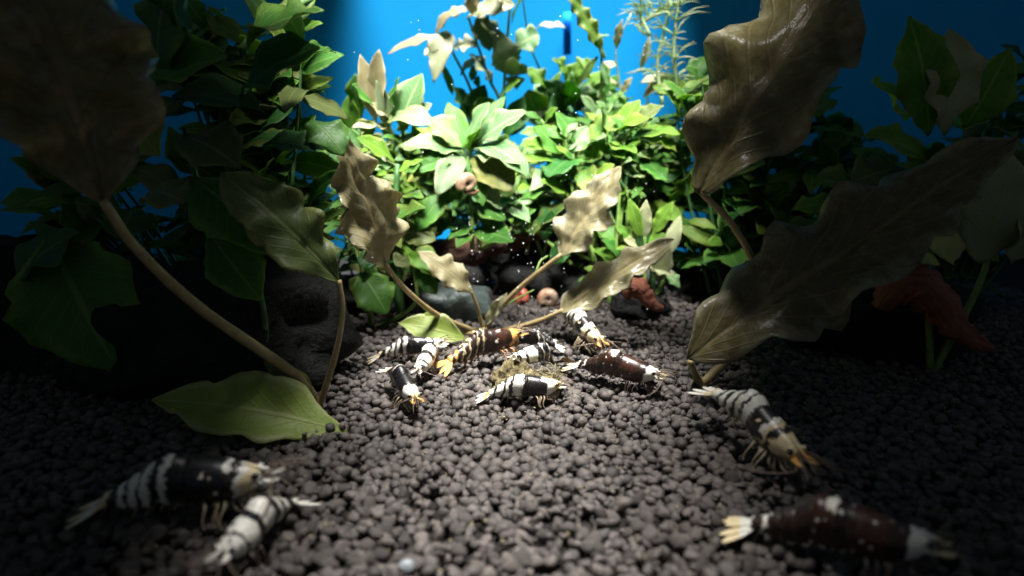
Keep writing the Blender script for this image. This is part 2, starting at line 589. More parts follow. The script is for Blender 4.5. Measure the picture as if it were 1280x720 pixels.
def driftwood(name, label, path, radii, mat, jit=0.5, seg=22, n=46):
    pp = spline(path, n)
    rr = np.interp(np.linspace(0, 1, n), np.linspace(0, 1, len(radii)), radii)
    org = pp[0].copy()
    V, F, U = tube_geo(pp, list(rr), seg, jit, 0.85)
    o = mesh_obj(name, V, F, mat, uvs=U, origin=org)
    tag(o, label, 'driftwood')
    return o


driftwood('driftwood', 'dark brown driftwood log lying across the black cave in the middle',
          [P(500, 312, 27.5), P(540, 318, 27), P(590, 312, 27), P(640, 300, 26.8), P(672, 288, 26.4), P(690, 292, 26.2)],
          [0.45, 0.7, 0.62, 0.5, 0.42, 0.16], M['wood'])
driftwood('driftwood', 'salmon-red driftwood stub leaning on the gravel below the long brown leaf',
          [P(782, 372, 23.2), P(794, 358, 23.0), P(804, 366, 22.8), P(815, 380, 22.6), P(829, 387, 22.4)],
          [0.16, 0.36, 0.34, 0.22, 0.10], M['redwood'], 0.4, 16, 30)
driftwood('driftwood', 'long red driftwood branch in the gloom beyond the big curled leaf',
          [P(1100, 385, 18.5), P(1130, 350, 18.2), P(1165, 372, 18), P(1200, 415, 17.6), P(1240, 438, 17.2)],
          [0.25, 0.7, 0.62, 0.4, 0.14], M['redwood'], 0.4, 18, 36)

v, f, u = tube_geo([P(709, 68, 39.4), P(709, 30, 39.4), P(709, 16, 39.4)], [0.24, 0.24, 0.24], 14)
o = mesh_obj('filter_pipe', v, f, M['pipe'], uvs=u)
tag(o, 'short dark blue pipe against the blue backing', 'pipe')

# ------------------------------------------------------------------ plants
def leaf_geo(p0, p1, p2, width, normal, prof=(0.45, 1.0), teeth=0.0, nteeth=9, ripple=0.0, nrip=3.5, cup=0.12, twist=0.0,
             quilt=0.0, nu=16, nv=8, thick=0.018, seed=0, rib=0.0):
    r = random.Random(seed)
    ph1, ph2 = r.random() * 6.28, r.random() * 6.28
    V, U = [], []
    rows = []
    N0 = Vector(normal).normalized()
    for i in range(nu + 1):
        t = i / nu
        c = bez(p0, p1, p2, t)
        T = ((p1 - p0) * (1 - t) + (p2 - p1) * t)
        T = T.normalized() if T.length > 1e-6 else (p2 - p0).normalized()
        S_ = T.cross(N0)
        if S_.length < 1e-3: S_ = T.cross(Vector((0.3, -0.9, 0.2)))
        S_.normalize()
        N_ = S_.cross(T).normalized()
        if twist:
            R_ = Matrix.Rotation(twist * (t - 0.3), 3, T)
            S_, N_ = R_ @ S_, R_ @ N_
        a = prof[0]                                    # where the blade is widest
        tt = 0.5 * (t / a) if t < a else 0.5 + 0.5 * (t - a) / (1 - a)
        hw = width / 2 * max(math.sin(math.pi * min(max(tt, 0), 1)), 0.0) ** (0.75 * prof[1])
        hw = max(hw, width * 0.018)
        wob = [1 + 0.16 * noise.noise(Vector((t * 5.0, seed * 1.7, sd * 3.0))) + 0.07 * noise.noise(Vector((t * 14.0, seed * 2.3, sd * 7.0))) for sd in (-1, 1)]
        row = []
        for j in range(nv + 1):
            s = -1 + 2 * j / nv
            side = 1 if s > 0 else -1
            ph = ph1 if s > 0 else ph2
            h_ = hw * wob[1 if s > 0 else 0]
            if teeth:
                saw = (t * nteeth + ph + 0.9 * noise.noise(Vector((t * 4.0, seed * 0.9, side * 5.0)))) % 1.0
                h_ = h_ * (1 + teeth * (abs(s) ** 3) * (1 - 2.0 * abs(saw - 0.35)) )
            z = cup * hw * (abs(s) ** 1.6)
            z += ripple * hw * (s * s) * (math.sin(6.283 * nrip * (t + 0.12 * noise.noise(Vector((t * 3.0, seed * 1.3, side * 2.0)))) + ph) + 0.8 * noise.noise(Vector((t * 6.0, seed * 0.7, side * 4.0))))
            if quilt:
                q_ = Vector((t * 6.5 + seed * 3.1, s * 1.9 + t * 1.2, ph))
                z += quilt * hw * (1.1 * noise.noise(q_) + 0.55 * noise.noise(q_ * 2.1)) * min(1, 6 * t)
            if rib: z -= rib * width * math.exp(-(s / 0.09) ** 2)
            row.append((c + S_ * (s * h_) + N_ * z, N_))
            U.append((t, (s + 1) / 2))
        rows.append(row)
    n1 = (nu + 1) * (nv + 1)
    V = [q[0] + q[1] * (thick / 2) for row in rows for q in row] + [q[0] - q[1] * (thick / 2) for row in rows for q in row]
    U = U + U
    F = []
    w_ = nv + 1
    for i in range(nu):
        for j in range(nv):
            a = i * w_ + j
            F.append((a, a + w_, a + w_ + 1, a + 1))
            F.append((n1 + a, n1 + a + 1, n1 + a + w_ + 1, n1 + a + w_))
    for i in range(nu):
        a = i * w_
        F.append((a, n1 + a, n1 + a + w_, a + w_))
        a = i * w_ + nv
        F.append((a, a + w_, n1 + a + w_, n1 + a))
    for j in range(nv):
        F.append((j, j + 1, n1 + j + 1, n1 + j))
        a = nu * w_ + j
        F.append((a, n1 + a, n1 + a + 1, a + 1))
    return V, F, U


_ls = [100]


def add_leaf(parent, p0, p2, width, mat, normal=None, arch=0.14, droop=0.0, **kw):
    _ls[0] += 1
    r = random.Random(_ls[0])
    L = (p2 - p0).length
    nrm = Vector(normal) if normal is not None else Vector((r.uniform(-0.35, 0.35), -0.62 + r.uniform(-0.2, 0.25), 0.75))
    d = (p2 - p0).normalized()
    up = (nrm - d * nrm.dot(d))
    up = up.normalized() if up.length > 1e-3 else Vector((0, 0, 1))
    p1 = (p0 + p2) / 2 + up * (arch * L) + Vector((0, 0, droop * L))
    args = dict(prof=(r.uniform(0.40, 0.56), r.uniform(1.0, 1.45)), ripple=r.uniform(0.10, 0.26), nrip=r.uniform(1.5, 3), teeth=r.uniform(0.0, 0.16), nteeth=r.choice((4, 5, 6, 7)), cup=r.uniform(0.02, 0.28),
                twist=r.uniform(-0.5, 0.5), seed=_ls[0])
    args.update(kw)
    V, F, U = leaf_geo(p0, p1, p2, width, nrm, **args)
    return mesh_obj('leaf', V, F, mat, parent, uvs=U, origin=p0)


def add_stem(parent, path, r0, r1, mat, name='stem', n=14, seg=8):
    pp = spline(path, n)
    V, F, U = tube_geo(pp, [(r0 + (r1 - r0) * i / (n - 1)) * (1 + 0.10 * noise.noise(pp[i] * 2.3)) for i in range(n)], seg, 0.0)
    return mesh_obj(name, V, F, mat, parent, uvs=U, origin=pp[0])


def ground(px, Y):
    q = P(px, 360, Y)
    return Vector((q.x, Y, hgt(q.x, Y) - 0.1))


def px_plant(name, label, Y, base_px, stems, leaves, stemmat='stem', cat='plant', fill=None, sr=0.11, group=None, perch=None):
    """stems: list of pixel polylines; leaves: (bx,by,tx,ty,width px,material,[tip depth offset],[kwargs])"""
    b = P(base_px, perch, Y + 1.2) if perch else ground(base_px, Y)     # some grow on the wood and rocks
    root = empty(name, b, label, cat, group)
    for s in stems:
        path = [b + Vector((0, 0, -0.1))] + [P(x, y, Y + (dz[0] if dz else 0)) for x, y, *dz in s]
        add_stem(root, path, sr, sr * 0.5, M[stemmat])
    for lf in leaves:
        bx, by, tx, ty, wpx, mt = lf[:6]
        dY = lf[6] if len(lf) > 6 and lf[6] is not None else random.uniform(-0.9, 0.2)
        kw = lf[7] if len(lf) > 7 else {}
        p0, p2 = P(bx, by, Y), P(tx, ty, Y + dY)
        add_leaf(root, p0, p2, W(wpx, Y) * 1.05, M[mt], **kw)
    if fill:
        fill_leaves(root, b, Y, stemmat, *fill)
    return root


def fill_leaves(root, b, Y, stemmat, blobs, nstem, per, Lr, mats, seed, wr=(0.32, 0.5)):
    """bushy growth: stems climb into the given picture blobs (cx,cy,rx,ry) and carry leaves all round"""
    r = random.Random(seed)
    for (cx, cy, rx, ry) in blobs:
        for s in range(nstem):
            a = r.random() * 6.283; q = math.sqrt(r.random())
            tx, ty = cx + rx * q * math.cos(a), cy + ry * q * math.sin(a)
            Ys = Y + r.uniform(-1.2, 1.8)
            tip = P(tx, ty, Ys)
            base = Vector((b.x + (tip.x - b.x) * 0.35 + r.uniform(-0.5, 0.5), Ys + r.uniform(-.3, .3), b.z))
            mid = base.lerp(tip, 0.55) + Vector((r.uniform(-.5, .5), r.uniform(-.4, .4), 0.2))
            add_stem(root, [base, mid, tip], 0.08, 0.04, M[stemmat], n=10, seg=6)
            H = (tip - mid).length
            az = r.random() * 6.283
            for i in range(per):
                t = 1 - (i / per) * min(0.9, 2.2 / max(H, 0.5))
                p0 = mid.lerp(tip, t)
                az += 2.4 + r.uniform(-0.3, 0.3)
                el = 0.7 - 0.8 * (i / per) + r.uniform(-0.5, 0.5)
                d = Vector((math.cos(az) * math.cos(el), math.sin(az) * math.cos(el), math.sin(el)))
                L = r.uniform(*Lr)
                p2 = p0 + d * L + Vector((0, 0, -0.15 * L))
                nrm = Vector((0, -0.75, 0.9)) + Vector((r.uniform(-.5, .5), r.uniform(-.4, .4), 0)) - d * 0.2
                add_leaf(root, p0, p2, L * r.uniform(*wr), M[r.choice(mats)], normal=nrm, arch=0.16, nu=10, nv=6)


# --- the rosette with long-stalked brown leaves in the middle
C0 = G(607, 416, 0.0)
Yc = C0.y
crypt = empty('crypt_plant', C0, 'rosette plant with four long-stalked wavy brown leaves standing among the shrimps', 'plant')


def crypt_leaf(root, C, pet, blade, wpx, dYs, mat='crypt', rad=0.13, normal=None, arch=0.05, **kw):
    """pet: petiole pixels with depths; blade: base and tip"""
    path = [C] + [P(x, y, d) for x, y, d in pet]
    (bx, by, bd), (tx, ty, td) = blade
    a = dict(nu=40, nv=16, teeth=0.24, nteeth=8, ripple=0.32, nrip=3.6, cup=0.10, quilt=0.2, thick=0.02, twist=0.25, rib=0.03)
    a.update(kw)
    p0, p2 = P(bx, by, bd), P(tx, ty, td)
    lf = add_leaf(root, p0, p2, W(wpx, (bd + td) / 2), M[mat], normal=normal, arch=arch, **a)
    add_stem(lf, path, rad, rad * 0.62, M['petiole'], 'petiole', 26, 10)
    return lf


crypt_leaf(crypt, C0, [(585, 411, Yc - .3), (545, 393, Yc - 1.5), (505, 360, Yc - 2.6), (480, 328, Yc - 3.2)],
           ((482, 331, Yc - 3.2), (424, 168, Yc - 4.2)), 84, 0, normal=(0.75, -0.75, 0.35), prof=(0.36, 0.9))
crypt_leaf(crypt, C0, [(600, 398, Yc - .1), (597, 384, Yc - .2), (589, 364, Yc - .3)],
           ((590, 366, Yc - .3), (522, 314, Yc - .2)), 34, 0, mat='tan', rad=0.09, normal=(0.25, -0.8, 0.5), arch=0.16, nu=24, nv=10, teeth=0.3, nteeth=4, quilt=0.08)
crypt_leaf(crypt, C0, [(616, 396, Yc - .2), (652, 358, Yc - .6), (702, 318, Yc - 1.0)],
           ((700, 320, Yc - 1.0), (776, 208, Yc - .9)), 58, 0, normal=(-0.45, -0.75, 0.5), prof=(0.34, 0.95))
crypt_leaf(crypt, C0, [(640, 411, Yc - .5), (672, 402, Yc - 1.0), (704, 388, Yc - 1.4)],
           ((700, 390, Yc - 1.4), (842, 299, Yc - 1.2)), 46, 0, normal=(-0.30, -0.70, 0.65), prof=(0.34, 0.9), teeth=.22, nteeth=6)
# small papery bract and a runner at the crown
lf = add_leaf(crypt, P(606, 408, Yc - .2), P(634, 366, Yc - .4), W(15, Yc), M['white'], normal=(-.2, -.9, .3), arch=0.1, ripple=0.3)
add_stem(crypt, [P(610, 398, Yc - .1), P(640, 377, Yc), P(668, 362, Yc + .1)], 0.05, 0.03, M['stem'], 'runner')
add_stem(crypt, [P(668, 347, Yc - .7), P(672, 335, Yc - .5), P(676, 326, Yc - .3), P(685, 320, Yc - .2)], 0.05, 0.04, M['stem'], 'runner')
add_stem(crypt, [C0, P(570, 417, Yc - .6), P(548, 413, Yc - .9)], 0.11, 0.08, M['petiole'], 'petiole')
add_stem(crypt, [C0 + Vector((0, 0, -.3)), C0 + Vector((0, -.02, .25))], 0.34, 0.18, M['petiole'], 'crown', 5, 10)

fl = empty('fallen_leaf', G(545, 432), 'curled lime-green fallen leaf resting on the gravel above a striped shrimp', 'leaf')
add_leaf(fl, P(583, 424, Yc - 1.5), P(498, 404, Yc - 1.6), W(38, Yc), M['lime'], normal=(0.05, -0.75, 0.65), arch=0.14, nu=26, nv=12, teeth=0.22, nteeth=3, ripple=0.25, nrip=1.6, cup=0.2, twist=0.1)
add_leaf(fl, P(556, 420, Yc - 1.45), P(531, 391, Yc - 1.3), W(34, Yc), M['lime'], normal=(0.1, -0.9, 0.4), arch=0.05, prof=(.25, .8), cup=.2)

# --- bushes in the middle, front row
px_plant('aquatic_plant', 'pale green rosette plant with broad toothed leaves at the centre of the thicket', 24.5, 590,
    [[(590, 280), (588, 250), (585, 195)]],
    [(584, 188, 612, 128, 34, 'pale'), (594, 184, 658, 140, 38, 'pale'), (578, 184, 536, 148, 40, 'pale'), (590, 186, 662, 224, 34, 'pale', -1.4, dict(arch=0.42)),
     (592, 192, 652, 206, 34, 'pale', -1.6), (590, 196, 642, 238, 40, 'olive', -1.0), (578, 190, 500, 182, 26, 'pale', -0.8, dict(arch=.2)), (575, 194, 518, 216, 26, 'green', -1.2),
     (578, 196, 546, 244, 30, 'grey', -1.4, dict(arch=.3)), (582, 186, 560, 128, 26, 'green', 0.6), (588, 186, 632, 120, 24, 'green', 0.8), (584, 200, 566, 262, 24, 'green', -0.8),
     (588, 202, 604, 258, 24, 'green', -0.8), (580, 192, 520, 160, 24, 'bright', 0.2), (588, 190, 600, 160, 20, 'bright', -1.2), (588, 205, 625, 262, 22, 'pale', -0.4),
     (584, 250, 545, 252, 26, 'green'), (590, 255, 632, 275, 26, 'green')], perch=306)
px_plant('aquatic_plant', 'pale plant with curled tan and cream leaves rising beside the blue backing', 26.0, 480,
    [[(486, 260), (488, 200), (480, 150)], [(492, 240), (505, 160)]],
    [(470, 152, 450, 68, 24, 'tan'), (482, 148, 474, 62, 26, 'tan', None, dict(twist=1.2)), (500, 158, 528, 92, 36, 'pale', None, dict(twist=-.7)), (492, 150, 500, 96, 26, 'green'),
     (480, 152, 548, 158, 32, 'pale', -1.2, dict(arch=.3)), (486, 165, 440, 160, 24, 'white', -1, dict(arch=.25)), (492, 180, 548, 182, 30, 'pale', -.8), (480, 172, 432, 190, 28, 'pale', -1.0),
     (490, 178, 470, 208, 24, 'white'), (474, 140, 440, 105, 28, 'green'), (488, 150, 462, 130, 20, 'tan'), (500, 168, 540, 130, 26, 'grey'), (496, 165, 520, 142, 22, 'bright'),
     (466, 170, 446, 150, 22, 'bright'), (486, 162, 470, 100, 20, 'grey')])
px_plant('aquatic_plant', 'lush yellow-green bush above the tip of the upright brown leaf', 25.5, 740,
    [[(735, 300), (728, 250), (715, 190)], [(745, 290), (770, 200), (790, 165)]],
    [(702, 192, 668, 158, 34, 'green'), (722, 182, 694, 140, 30, 'green'), (735, 176, 782, 148, 36, 'green'), (768, 166, 812, 148, 30, 'bright', -1.2), (792, 170, 850, 168, 36, 'bright', -.6),
     (716, 198, 686, 222, 42, 'dark', -1.4), (714, 246, 676, 226, 22, 'bright', -1.2), (718, 250, 768, 206, 30, 'bright', -1.2), (706, 202, 642, 200, 14, 'bright', -.6), (758, 182, 796, 192, 26, 'bright', -1.3),
     (742, 180, 738, 204, 22, 'bright'), (800, 200, 834, 228, 32, 'green', -.8), (712, 190, 735, 158, 26, 'pale'), (730, 190, 758, 170, 24, 'pale', -1.4), (750, 170, 750, 132, 30, 'green'),
     (775, 165, 800, 125, 26, 'bright'), (790, 160, 830, 132, 30, 'olive'), (800, 172, 846, 190, 30, 'bright'), (700, 210, 662, 240, 24, 'pale'), (690, 190, 655, 178, 22, 'bright'),
     (770, 180, 800, 206, 26, 'green'), (735, 205, 730, 240, 26, 'green', -1.2), (760, 200, 780, 235, 26, 'dark'), (715, 225, 655, 250, 26, 'olive', -.4), (725, 255, 715, 290, 24, 'dark'), (740, 280, 700, 300, 28, 'dark'), (745, 275, 770, 300, 26, 'green'), (735, 270, 720, 310, 22, 'green')], perch=330)
px_plant('aquatic_plant', 'dark-stemmed plant with a folded glossy green leaf beside the big brown leaf', 23.6, 500,
    [[(496, 330), (494, 280), (497, 205)]],
    [(484, 292, 532, 260, 34, 'green', -1.2, dict(cup=.6)), (500, 246, 530, 248, 18, 'green'), (492, 236, 452, 244, 26, 'green'), (490, 208, 440, 204, 32, 'pale', -1), (494, 204, 446, 172, 26, 'bright'),
     (478, 284, 502, 310, 20, 'lime', -1.2), (470, 275, 492, 312, 20, 'lime', -1), (500, 290, 545, 300, 34, 'olive'), (498, 270, 470, 262, 24, 'green'), (502, 230, 525, 206, 24, 'green'),
     (506, 300, 520, 330, 22, 'bright', -.6), (498, 214, 528, 200, 20, 'bright'), (520, 290, 560, 240, 30, 'green', .4), (490, 310, 465, 318, 22, 'dark'), (505, 318, 480, 332, 24, 'dark')], 'darkstem', sr=0.2)
px_plant('aquatic_plant', 'low green plant with a pointed glossy leaf above the dark driftwood log', 25.2, 600,
    [[(597, 285), (600, 250)], [(630, 295), (645, 275)]],
    [(590, 288, 642, 302, 30, 'green', -1.2), (590, 284, 570, 310, 20, 'green', -1), (614, 288, 610, 236, 28, 'green', -.4), (632, 252, 662, 278, 22, 'pale', -.8), (600, 260, 575, 268, 24, 'dark'),
     (610, 262, 648, 250, 24, 'green'), (660, 296, 712, 252, 26, 'dark', -.3), (680, 300, 690, 262, 20, 'dark'), (604, 268, 640, 262, 14, 'pale'), (650, 250, 690, 235, 24, 'green'),
     (620, 245, 650, 222, 26, 'green'), (690, 330, 715, 300, 24, 'dark'), (580, 275, 545, 290, 24, 'dark'), (565, 262, 540, 300, 26, 'olive'), (600, 275, 560, 300, 26, 'green'), (640, 282, 670, 262, 22, 'green')], perch=308)
px_plant('aquatic_plant', 'small plant with narrow lime and white upright leaves above the red driftwood stub', 25.0, 805,
    [[(806, 340), (806, 295)], [(830, 350), (832, 320)]],
    [(800, 296, 786, 248, 17, 'bright', -.4), (806, 296, 808, 250, 18, 'white', -.4), (816, 292, 842, 252, 17, 'bright', -.4), (790, 300, 768, 282, 18, 'bright'), (822, 352, 836, 302, 22, 'white', -.8),
     (800, 345, 778, 326, 18, 'white', -.6), (812, 330, 842, 345, 20, 'white'), (798, 310, 780, 300, 16, 'white'), (806, 320, 770, 312, 22, 'bright'), (812, 310, 832, 292, 20, 'bright'),
     (836, 320, 850, 270, 18, 'white'), (830, 340, 850, 360, 18, 'pale'), (770, 330, 740, 312, 20, 'bright'), (775, 320, 752, 300, 22, 'green'), (760, 345, 730, 335, 14, 'bright'), (750, 350, 722, 352, 14, 'green')])
px_plant('aquatic_plant', 'low plant with a drooping dark green leaf over the black gravel edge', 22.8, 462,
    [[(460, 372), (458, 345)], [(518, 380), (516, 330)]],
    [(450, 340, 484, 394, 46, 'green', -.8, dict(normal=(.3, -.85, .4), teeth=.2, nteeth=5)), (512, 316, 552, 348, 28, 'bright', -.8, dict(teeth=.2, nteeth=4)), (522, 340, 546, 368, 22, 'green', -.6),
     (458, 345, 442, 372, 30, 'dark'), (510, 320, 494, 332, 26, 'olive'), (470, 330, 446, 322, 28, 'dark'), (545, 322, 520, 312, 18, 'green')])
# --- taller plants behind
px_plant('stem_plant', 'tall stem plant with bleached cream leaves reaching the top over the blue backing', 31.0, 628,
    [[(632, 200), (630, 120), (634, 50), (640, -20)], [(632, 160), (610, 95), (585, 20)], [(600, 150), (556, 45)]],
    [(552, 44, 484, 68, 17, 'tan', None, dict(arch=.08)), (545, 44, 574, 10, 16, 'tan', None, dict(arch=.3)), (558, 38, 542, 104, 26, 'white', -1.2, dict(prof=(.3, 1.3))), (556, 55, 530, 70, 15, 'white'), (566, 60, 598, 56, 34, 'white'),
     (582, 24, 644, 6, 34, 'white', None, dict(twist=.8)), (588, 12, 556, 22, 16, 'white'), (612, 64, 598, 18, 34, 'grey'), (616, 104, 586, 68, 40, 'grey'), (640, 96, 622, 36, 32, 'grey'),
     (642, 62, 674, 44, 40, 'pale', None, dict(prof=(.6, .7))), (646, 112, 640, 72, 26, 'grey'), (590, 18, 600, -20, 26, 'tan'), (630, 10, 610, -25, 26, 'white'), (640, 30, 660, -10, 18, 'bright'),
     (625, 120, 650, 100, 26, 'bright'), (600, 70, 575, 95, 22, 'grey'), (625, 40, 602, 30, 26, 'olive')])
px_plant('floating_leaf_sprig', 'thin dark sprig carrying one small bleached white leaf before the blue backing', 32.0, 690,
    [[(692, 150), (664, 60), (655, 10), (652, -15)]], [(668, 36, 707, 35, 15, 'white', None, dict(arch=.2))], 'darkstem', sr=0.06)
px_plant('ribbon_plant', 'single wavy yellow-green ribbon leaf slanting down from the water surface', 29.0, 745,
    [[(750, 150), (752, 100), (752, 62)]],
    [(757, 74, 702, -22, 17, 'bright', .6, dict(ripple=.5, nrip=5, teeth=.3, nteeth=7, nu=30, normal=(.3, -.9, .2), arch=.1)), (742, 54, 762, 44, 12, 'pale'), (748, 70, 722, 108, 10, 'green'), (752, 78, 762, 110, 10, 'green')])
px_plant('tall_bush', 'tall bush of dark green leaves with lime tips behind the yellow-green bush', 31.5, 715,
    [[(720, 200), (718, 130), (715, 90)], [(690, 190), (682, 110)]],
    [(708, 96, 690, 74, 30, 'bright'), (716, 96, 742, 76, 30, 'bright'), (684, 112, 658, 86, 28, 'bright'), (728, 120, 762, 82, 22, 'bright'), (716, 110, 725, 76, 28, 'bright'), (735, 105, 750, 122, 22, 'pale'),
     (682, 125, 672, 145, 26, 'pale'), (750, 120, 775, 95, 24, 'green'), (690, 130, 700, 100, 40, 'dark'), (720, 140, 740, 100, 44, 'dark'), (745, 150, 765, 112, 40, 'dark'), (670, 150, 660, 112, 38, 'green'),
     (700, 150, 690, 120, 40, 'dark'), (765, 160, 785, 128, 36, 'green')], 'darkstem',
    fill=([(720, 135, 60, 35)], 10, 9, (1.3, 2.2), ['dark', 'green', 'green', 'bright'], 11), perch=310)
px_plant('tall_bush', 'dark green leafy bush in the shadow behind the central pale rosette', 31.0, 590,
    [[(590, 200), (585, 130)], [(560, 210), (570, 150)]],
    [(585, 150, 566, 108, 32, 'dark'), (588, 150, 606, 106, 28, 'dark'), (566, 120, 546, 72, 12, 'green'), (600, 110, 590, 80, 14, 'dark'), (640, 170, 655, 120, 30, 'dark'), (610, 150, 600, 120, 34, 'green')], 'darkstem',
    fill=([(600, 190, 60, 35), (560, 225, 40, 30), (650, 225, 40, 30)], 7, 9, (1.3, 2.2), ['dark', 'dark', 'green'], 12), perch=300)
px_plant('tall_bush', 'mid green bush behind the curled tan plant, half hiding the blue backing', 29.5, 470,
    [[(470, 220), (462, 150)]],
    [(452, 150, 444, 92, 26, 'green'), (446, 170, 436, 118, 26, 'bright')], 'darkstem',
    fill=([(470, 190, 40, 30), (455, 235, 30, 25), (520, 215, 30, 20)], 6, 8, (1.3, 2.1), ['dark', 'green', 'bright', 'pale'], 13))
px_plant('tall_bush', 'dense green bush with yellowish tips at the side of the upright brown leaf', 28.5, 800,
    [[(800, 240), (805, 180)]],
    [(805, 190, 846, 150, 34, 'bright'), (815, 200, 850, 205, 34, 'olive')], 'darkstem',
    fill=([(800, 185, 45, 28), (830, 215, 30, 22), (765, 215, 40, 25), (815, 240, 30, 14)], 7, 9, (1.3, 2.2), ['dark', 'green', 'green', 'bright'], 14))
px_plant('small_leaved_plant', 'tangle of small green leaves behind the two long brown leaves', 26.5, 735,
    [], [], fill=([(735, 335, 45, 22), (760, 310, 30, 18)], 5, 7, (0.6, 1.0), ['green', 'bright', 'dark', 'olive'], 15))
px_plant('small_leaved_plant', 'shaded small-leaved plant behind the stalk of the big brown leaf', 25.5, 470,
    [], [], fill=([(475, 320, 35, 20), (530, 335, 25, 14), (455, 300, 20, 18)], 4, 7, (0.8, 1.3), ['green', 'dark', 'dark', 'olive'], 16))

px_plant('aquatic_plant', 'mass of small yellow-green leaves filling the thicket between rosette and bush', 27.5, 660, [], [],
    fill=([(660, 180, 40, 30), (690, 230, 40, 25), (640, 245, 40, 25), (760, 140, 30, 18), (820, 170, 30, 25)], 4, 9, (0.9, 1.6), ['bright', 'green', 'green', 'pale', 'pale'], 17, (0.32, 0.5)), perch=310)
px_plant('aquatic_plant', 'mass of small pale green leaves below the curled tan plant', 26.8, 510, [], [],
    fill=([(520, 175, 30, 20), (470, 205, 35, 22), (540, 215, 30, 25), (500, 250, 40, 25)], 6, 9, (0.9, 1.6), ['pale', 'green', 'bright', 'green', 'olive'], 18, (0.32, 0.5)), perch=318)
px_plant('aquatic_plant', 'fine-leaved mint and lime sprigs in front of the yellow-green bush', 26.2, 770, [], [],
    fill=([(690, 165, 35, 20), (740, 215, 40, 20), (800, 195, 40, 25), (760, 165, 30, 15), (650, 270, 30, 15)], 4, 9, (0.7, 1.25), ['bright', 'pale', 'green', 'green'], 19, (0.3, 0.45)), perch=320)
px_plant('aquatic_plant', 'fine-leaved pale sprigs in front of the folded glossy leaf', 25.4, 475, [], [],
    fill=([(460, 190, 22, 18), (500, 215, 30, 20), (530, 250, 25, 20), (460, 255, 20, 20)], 5, 9, (0.7, 1.25), ['pale', 'bright', 'green', 'lime'], 20, (0.3, 0.45)), perch=330)
# --- thread-leaved stems at the top on the lamp-lit side
def thread_plant(label, Y, paths, seed):
    r = random.Random(seed)
    b = ground(paths[0][0][0], Y)
    root = empty('thread_leaf_plant', b, label, 'plant')
    for path in paths:
        pp = [P(x, y, Y + r.uniform(-.4, .4)) for x, y in path]
        st = add_stem(root, pp, 0.09, 0.05, M['thread'], n=18, seg=6)
        cs = spline(pp, 9)
        for c in cs[1:]:
            geo = []
            nn = r.randint(4, 7)
            for q in range(nn):
                a = r.random() * 6.283
                d = Vector((math.cos(a), 0.5 * math.sin(a), r.uniform(-.1, .7))).normalized()
                L = r.uniform(0.5, 1.5)
                e = c + d * L
                geo.append(tube_geo(spline([c, c + d * L * .5 + Vector((0, 0, .12 * L)), e], 6), [0.035, 0.035, 0.03, 0.028, 0.02, 0.008], 5))
            V, F, U = join_geo(geo)
            mesh_obj('leaf_whorl', V, F, M['thread'], root, uvs=U, origin=c)
    return root


thread_plant('wispy thread-leaved plant trailing in pale strands near the water surface', 28.0,
    [[(828, 130), (822, 80), (832, 30), (838, -20)], [(812, 45), (800, 10), (815, -25)], [(846, 110), (842, 60), (850, -10)], [(800, 30), (830, 12), (870, -10)]], 21)
px_plant('curl_plant', 'thin pale stem with curled cream leaf loops before the blue backing', 29.5, 775,
    [[(776, 160), (775, 110), (770, 60), (790, 15)], [(810, 130), (800, 80), (812, 50), (795, 30)]],
    [(770, 62, 778, 24, 10, 'white'), (772, 82, 752, 88, 12, 'white', None, dict(arch=.4)), (772, 110, 752, 104, 12, 'white', None, dict(arch=.4)), (774, 120, 754, 120, 10, 'pale'), (802, 85, 812, 45, 9, 'white'), (806, 45, 792, 30, 9, 'pale'),
     (776, 118, 790, 96, 8, 'white'), (840, 95, 800, 104, 14, 'white'), (846, 96, 804, 122, 22, 'tan')], 'thread', sr=0.06)

# --- plants in the shade beside the lamp beam
CL = G(398, 512, 0.0)
cl = empty('crypt_plant', CL, 'shaded plant with a huge brown leaf on an arching stalk beside the black cave', 'plant')
yl = CL.y
crypt_leaf(cl, CL, [(370, 470, yl - .4), (250, 385, yl - 1.6), (170, 310, yl - 2.4), (128, 250, yl - 2.8)],
           ((131, 255, yl - 2.8), (10, -110, yl - 3.4)), 190, 0, mat='cryptshade', normal=(0.6, -0.8, 0.35), rad=0.15, prof=(0.5, 1.25), quilt=.25, arch=.02, teeth=.25, nteeth=6, ripple=.4)
crypt_leaf(cl, CL, [(420, 440, yl - .1), (428, 390, yl - .1), (424, 350, yl - .1)], ((424, 352, yl - .1), (276, 216, yl)), 80, 0, mat='olive', rad=0.09, normal=(.3, -.8, .5), arch=.16, teeth=.25, nteeth=4, quilt=.08)
add_leaf(cl, P(395, 500, yl - .3), P(330, 452, yl - .4), W(34, yl), M['olive'])
fl2 = empty('fallen_leaf', G(310, 560), 'wide dull green leaf lying in the shade in front of the black cave', 'leaf')
add_leaf(fl2, P(434, 540, yl - 1.1), P(190, 500, yl - 1.2), W(92, yl - 1), M['lime'], normal=(0.05, -0.6, 0.8), arch=0.14, nu=26, nv=12, teeth=0.22, nteeth=3, ripple=0.2, nrip=1.6, cup=0.2)
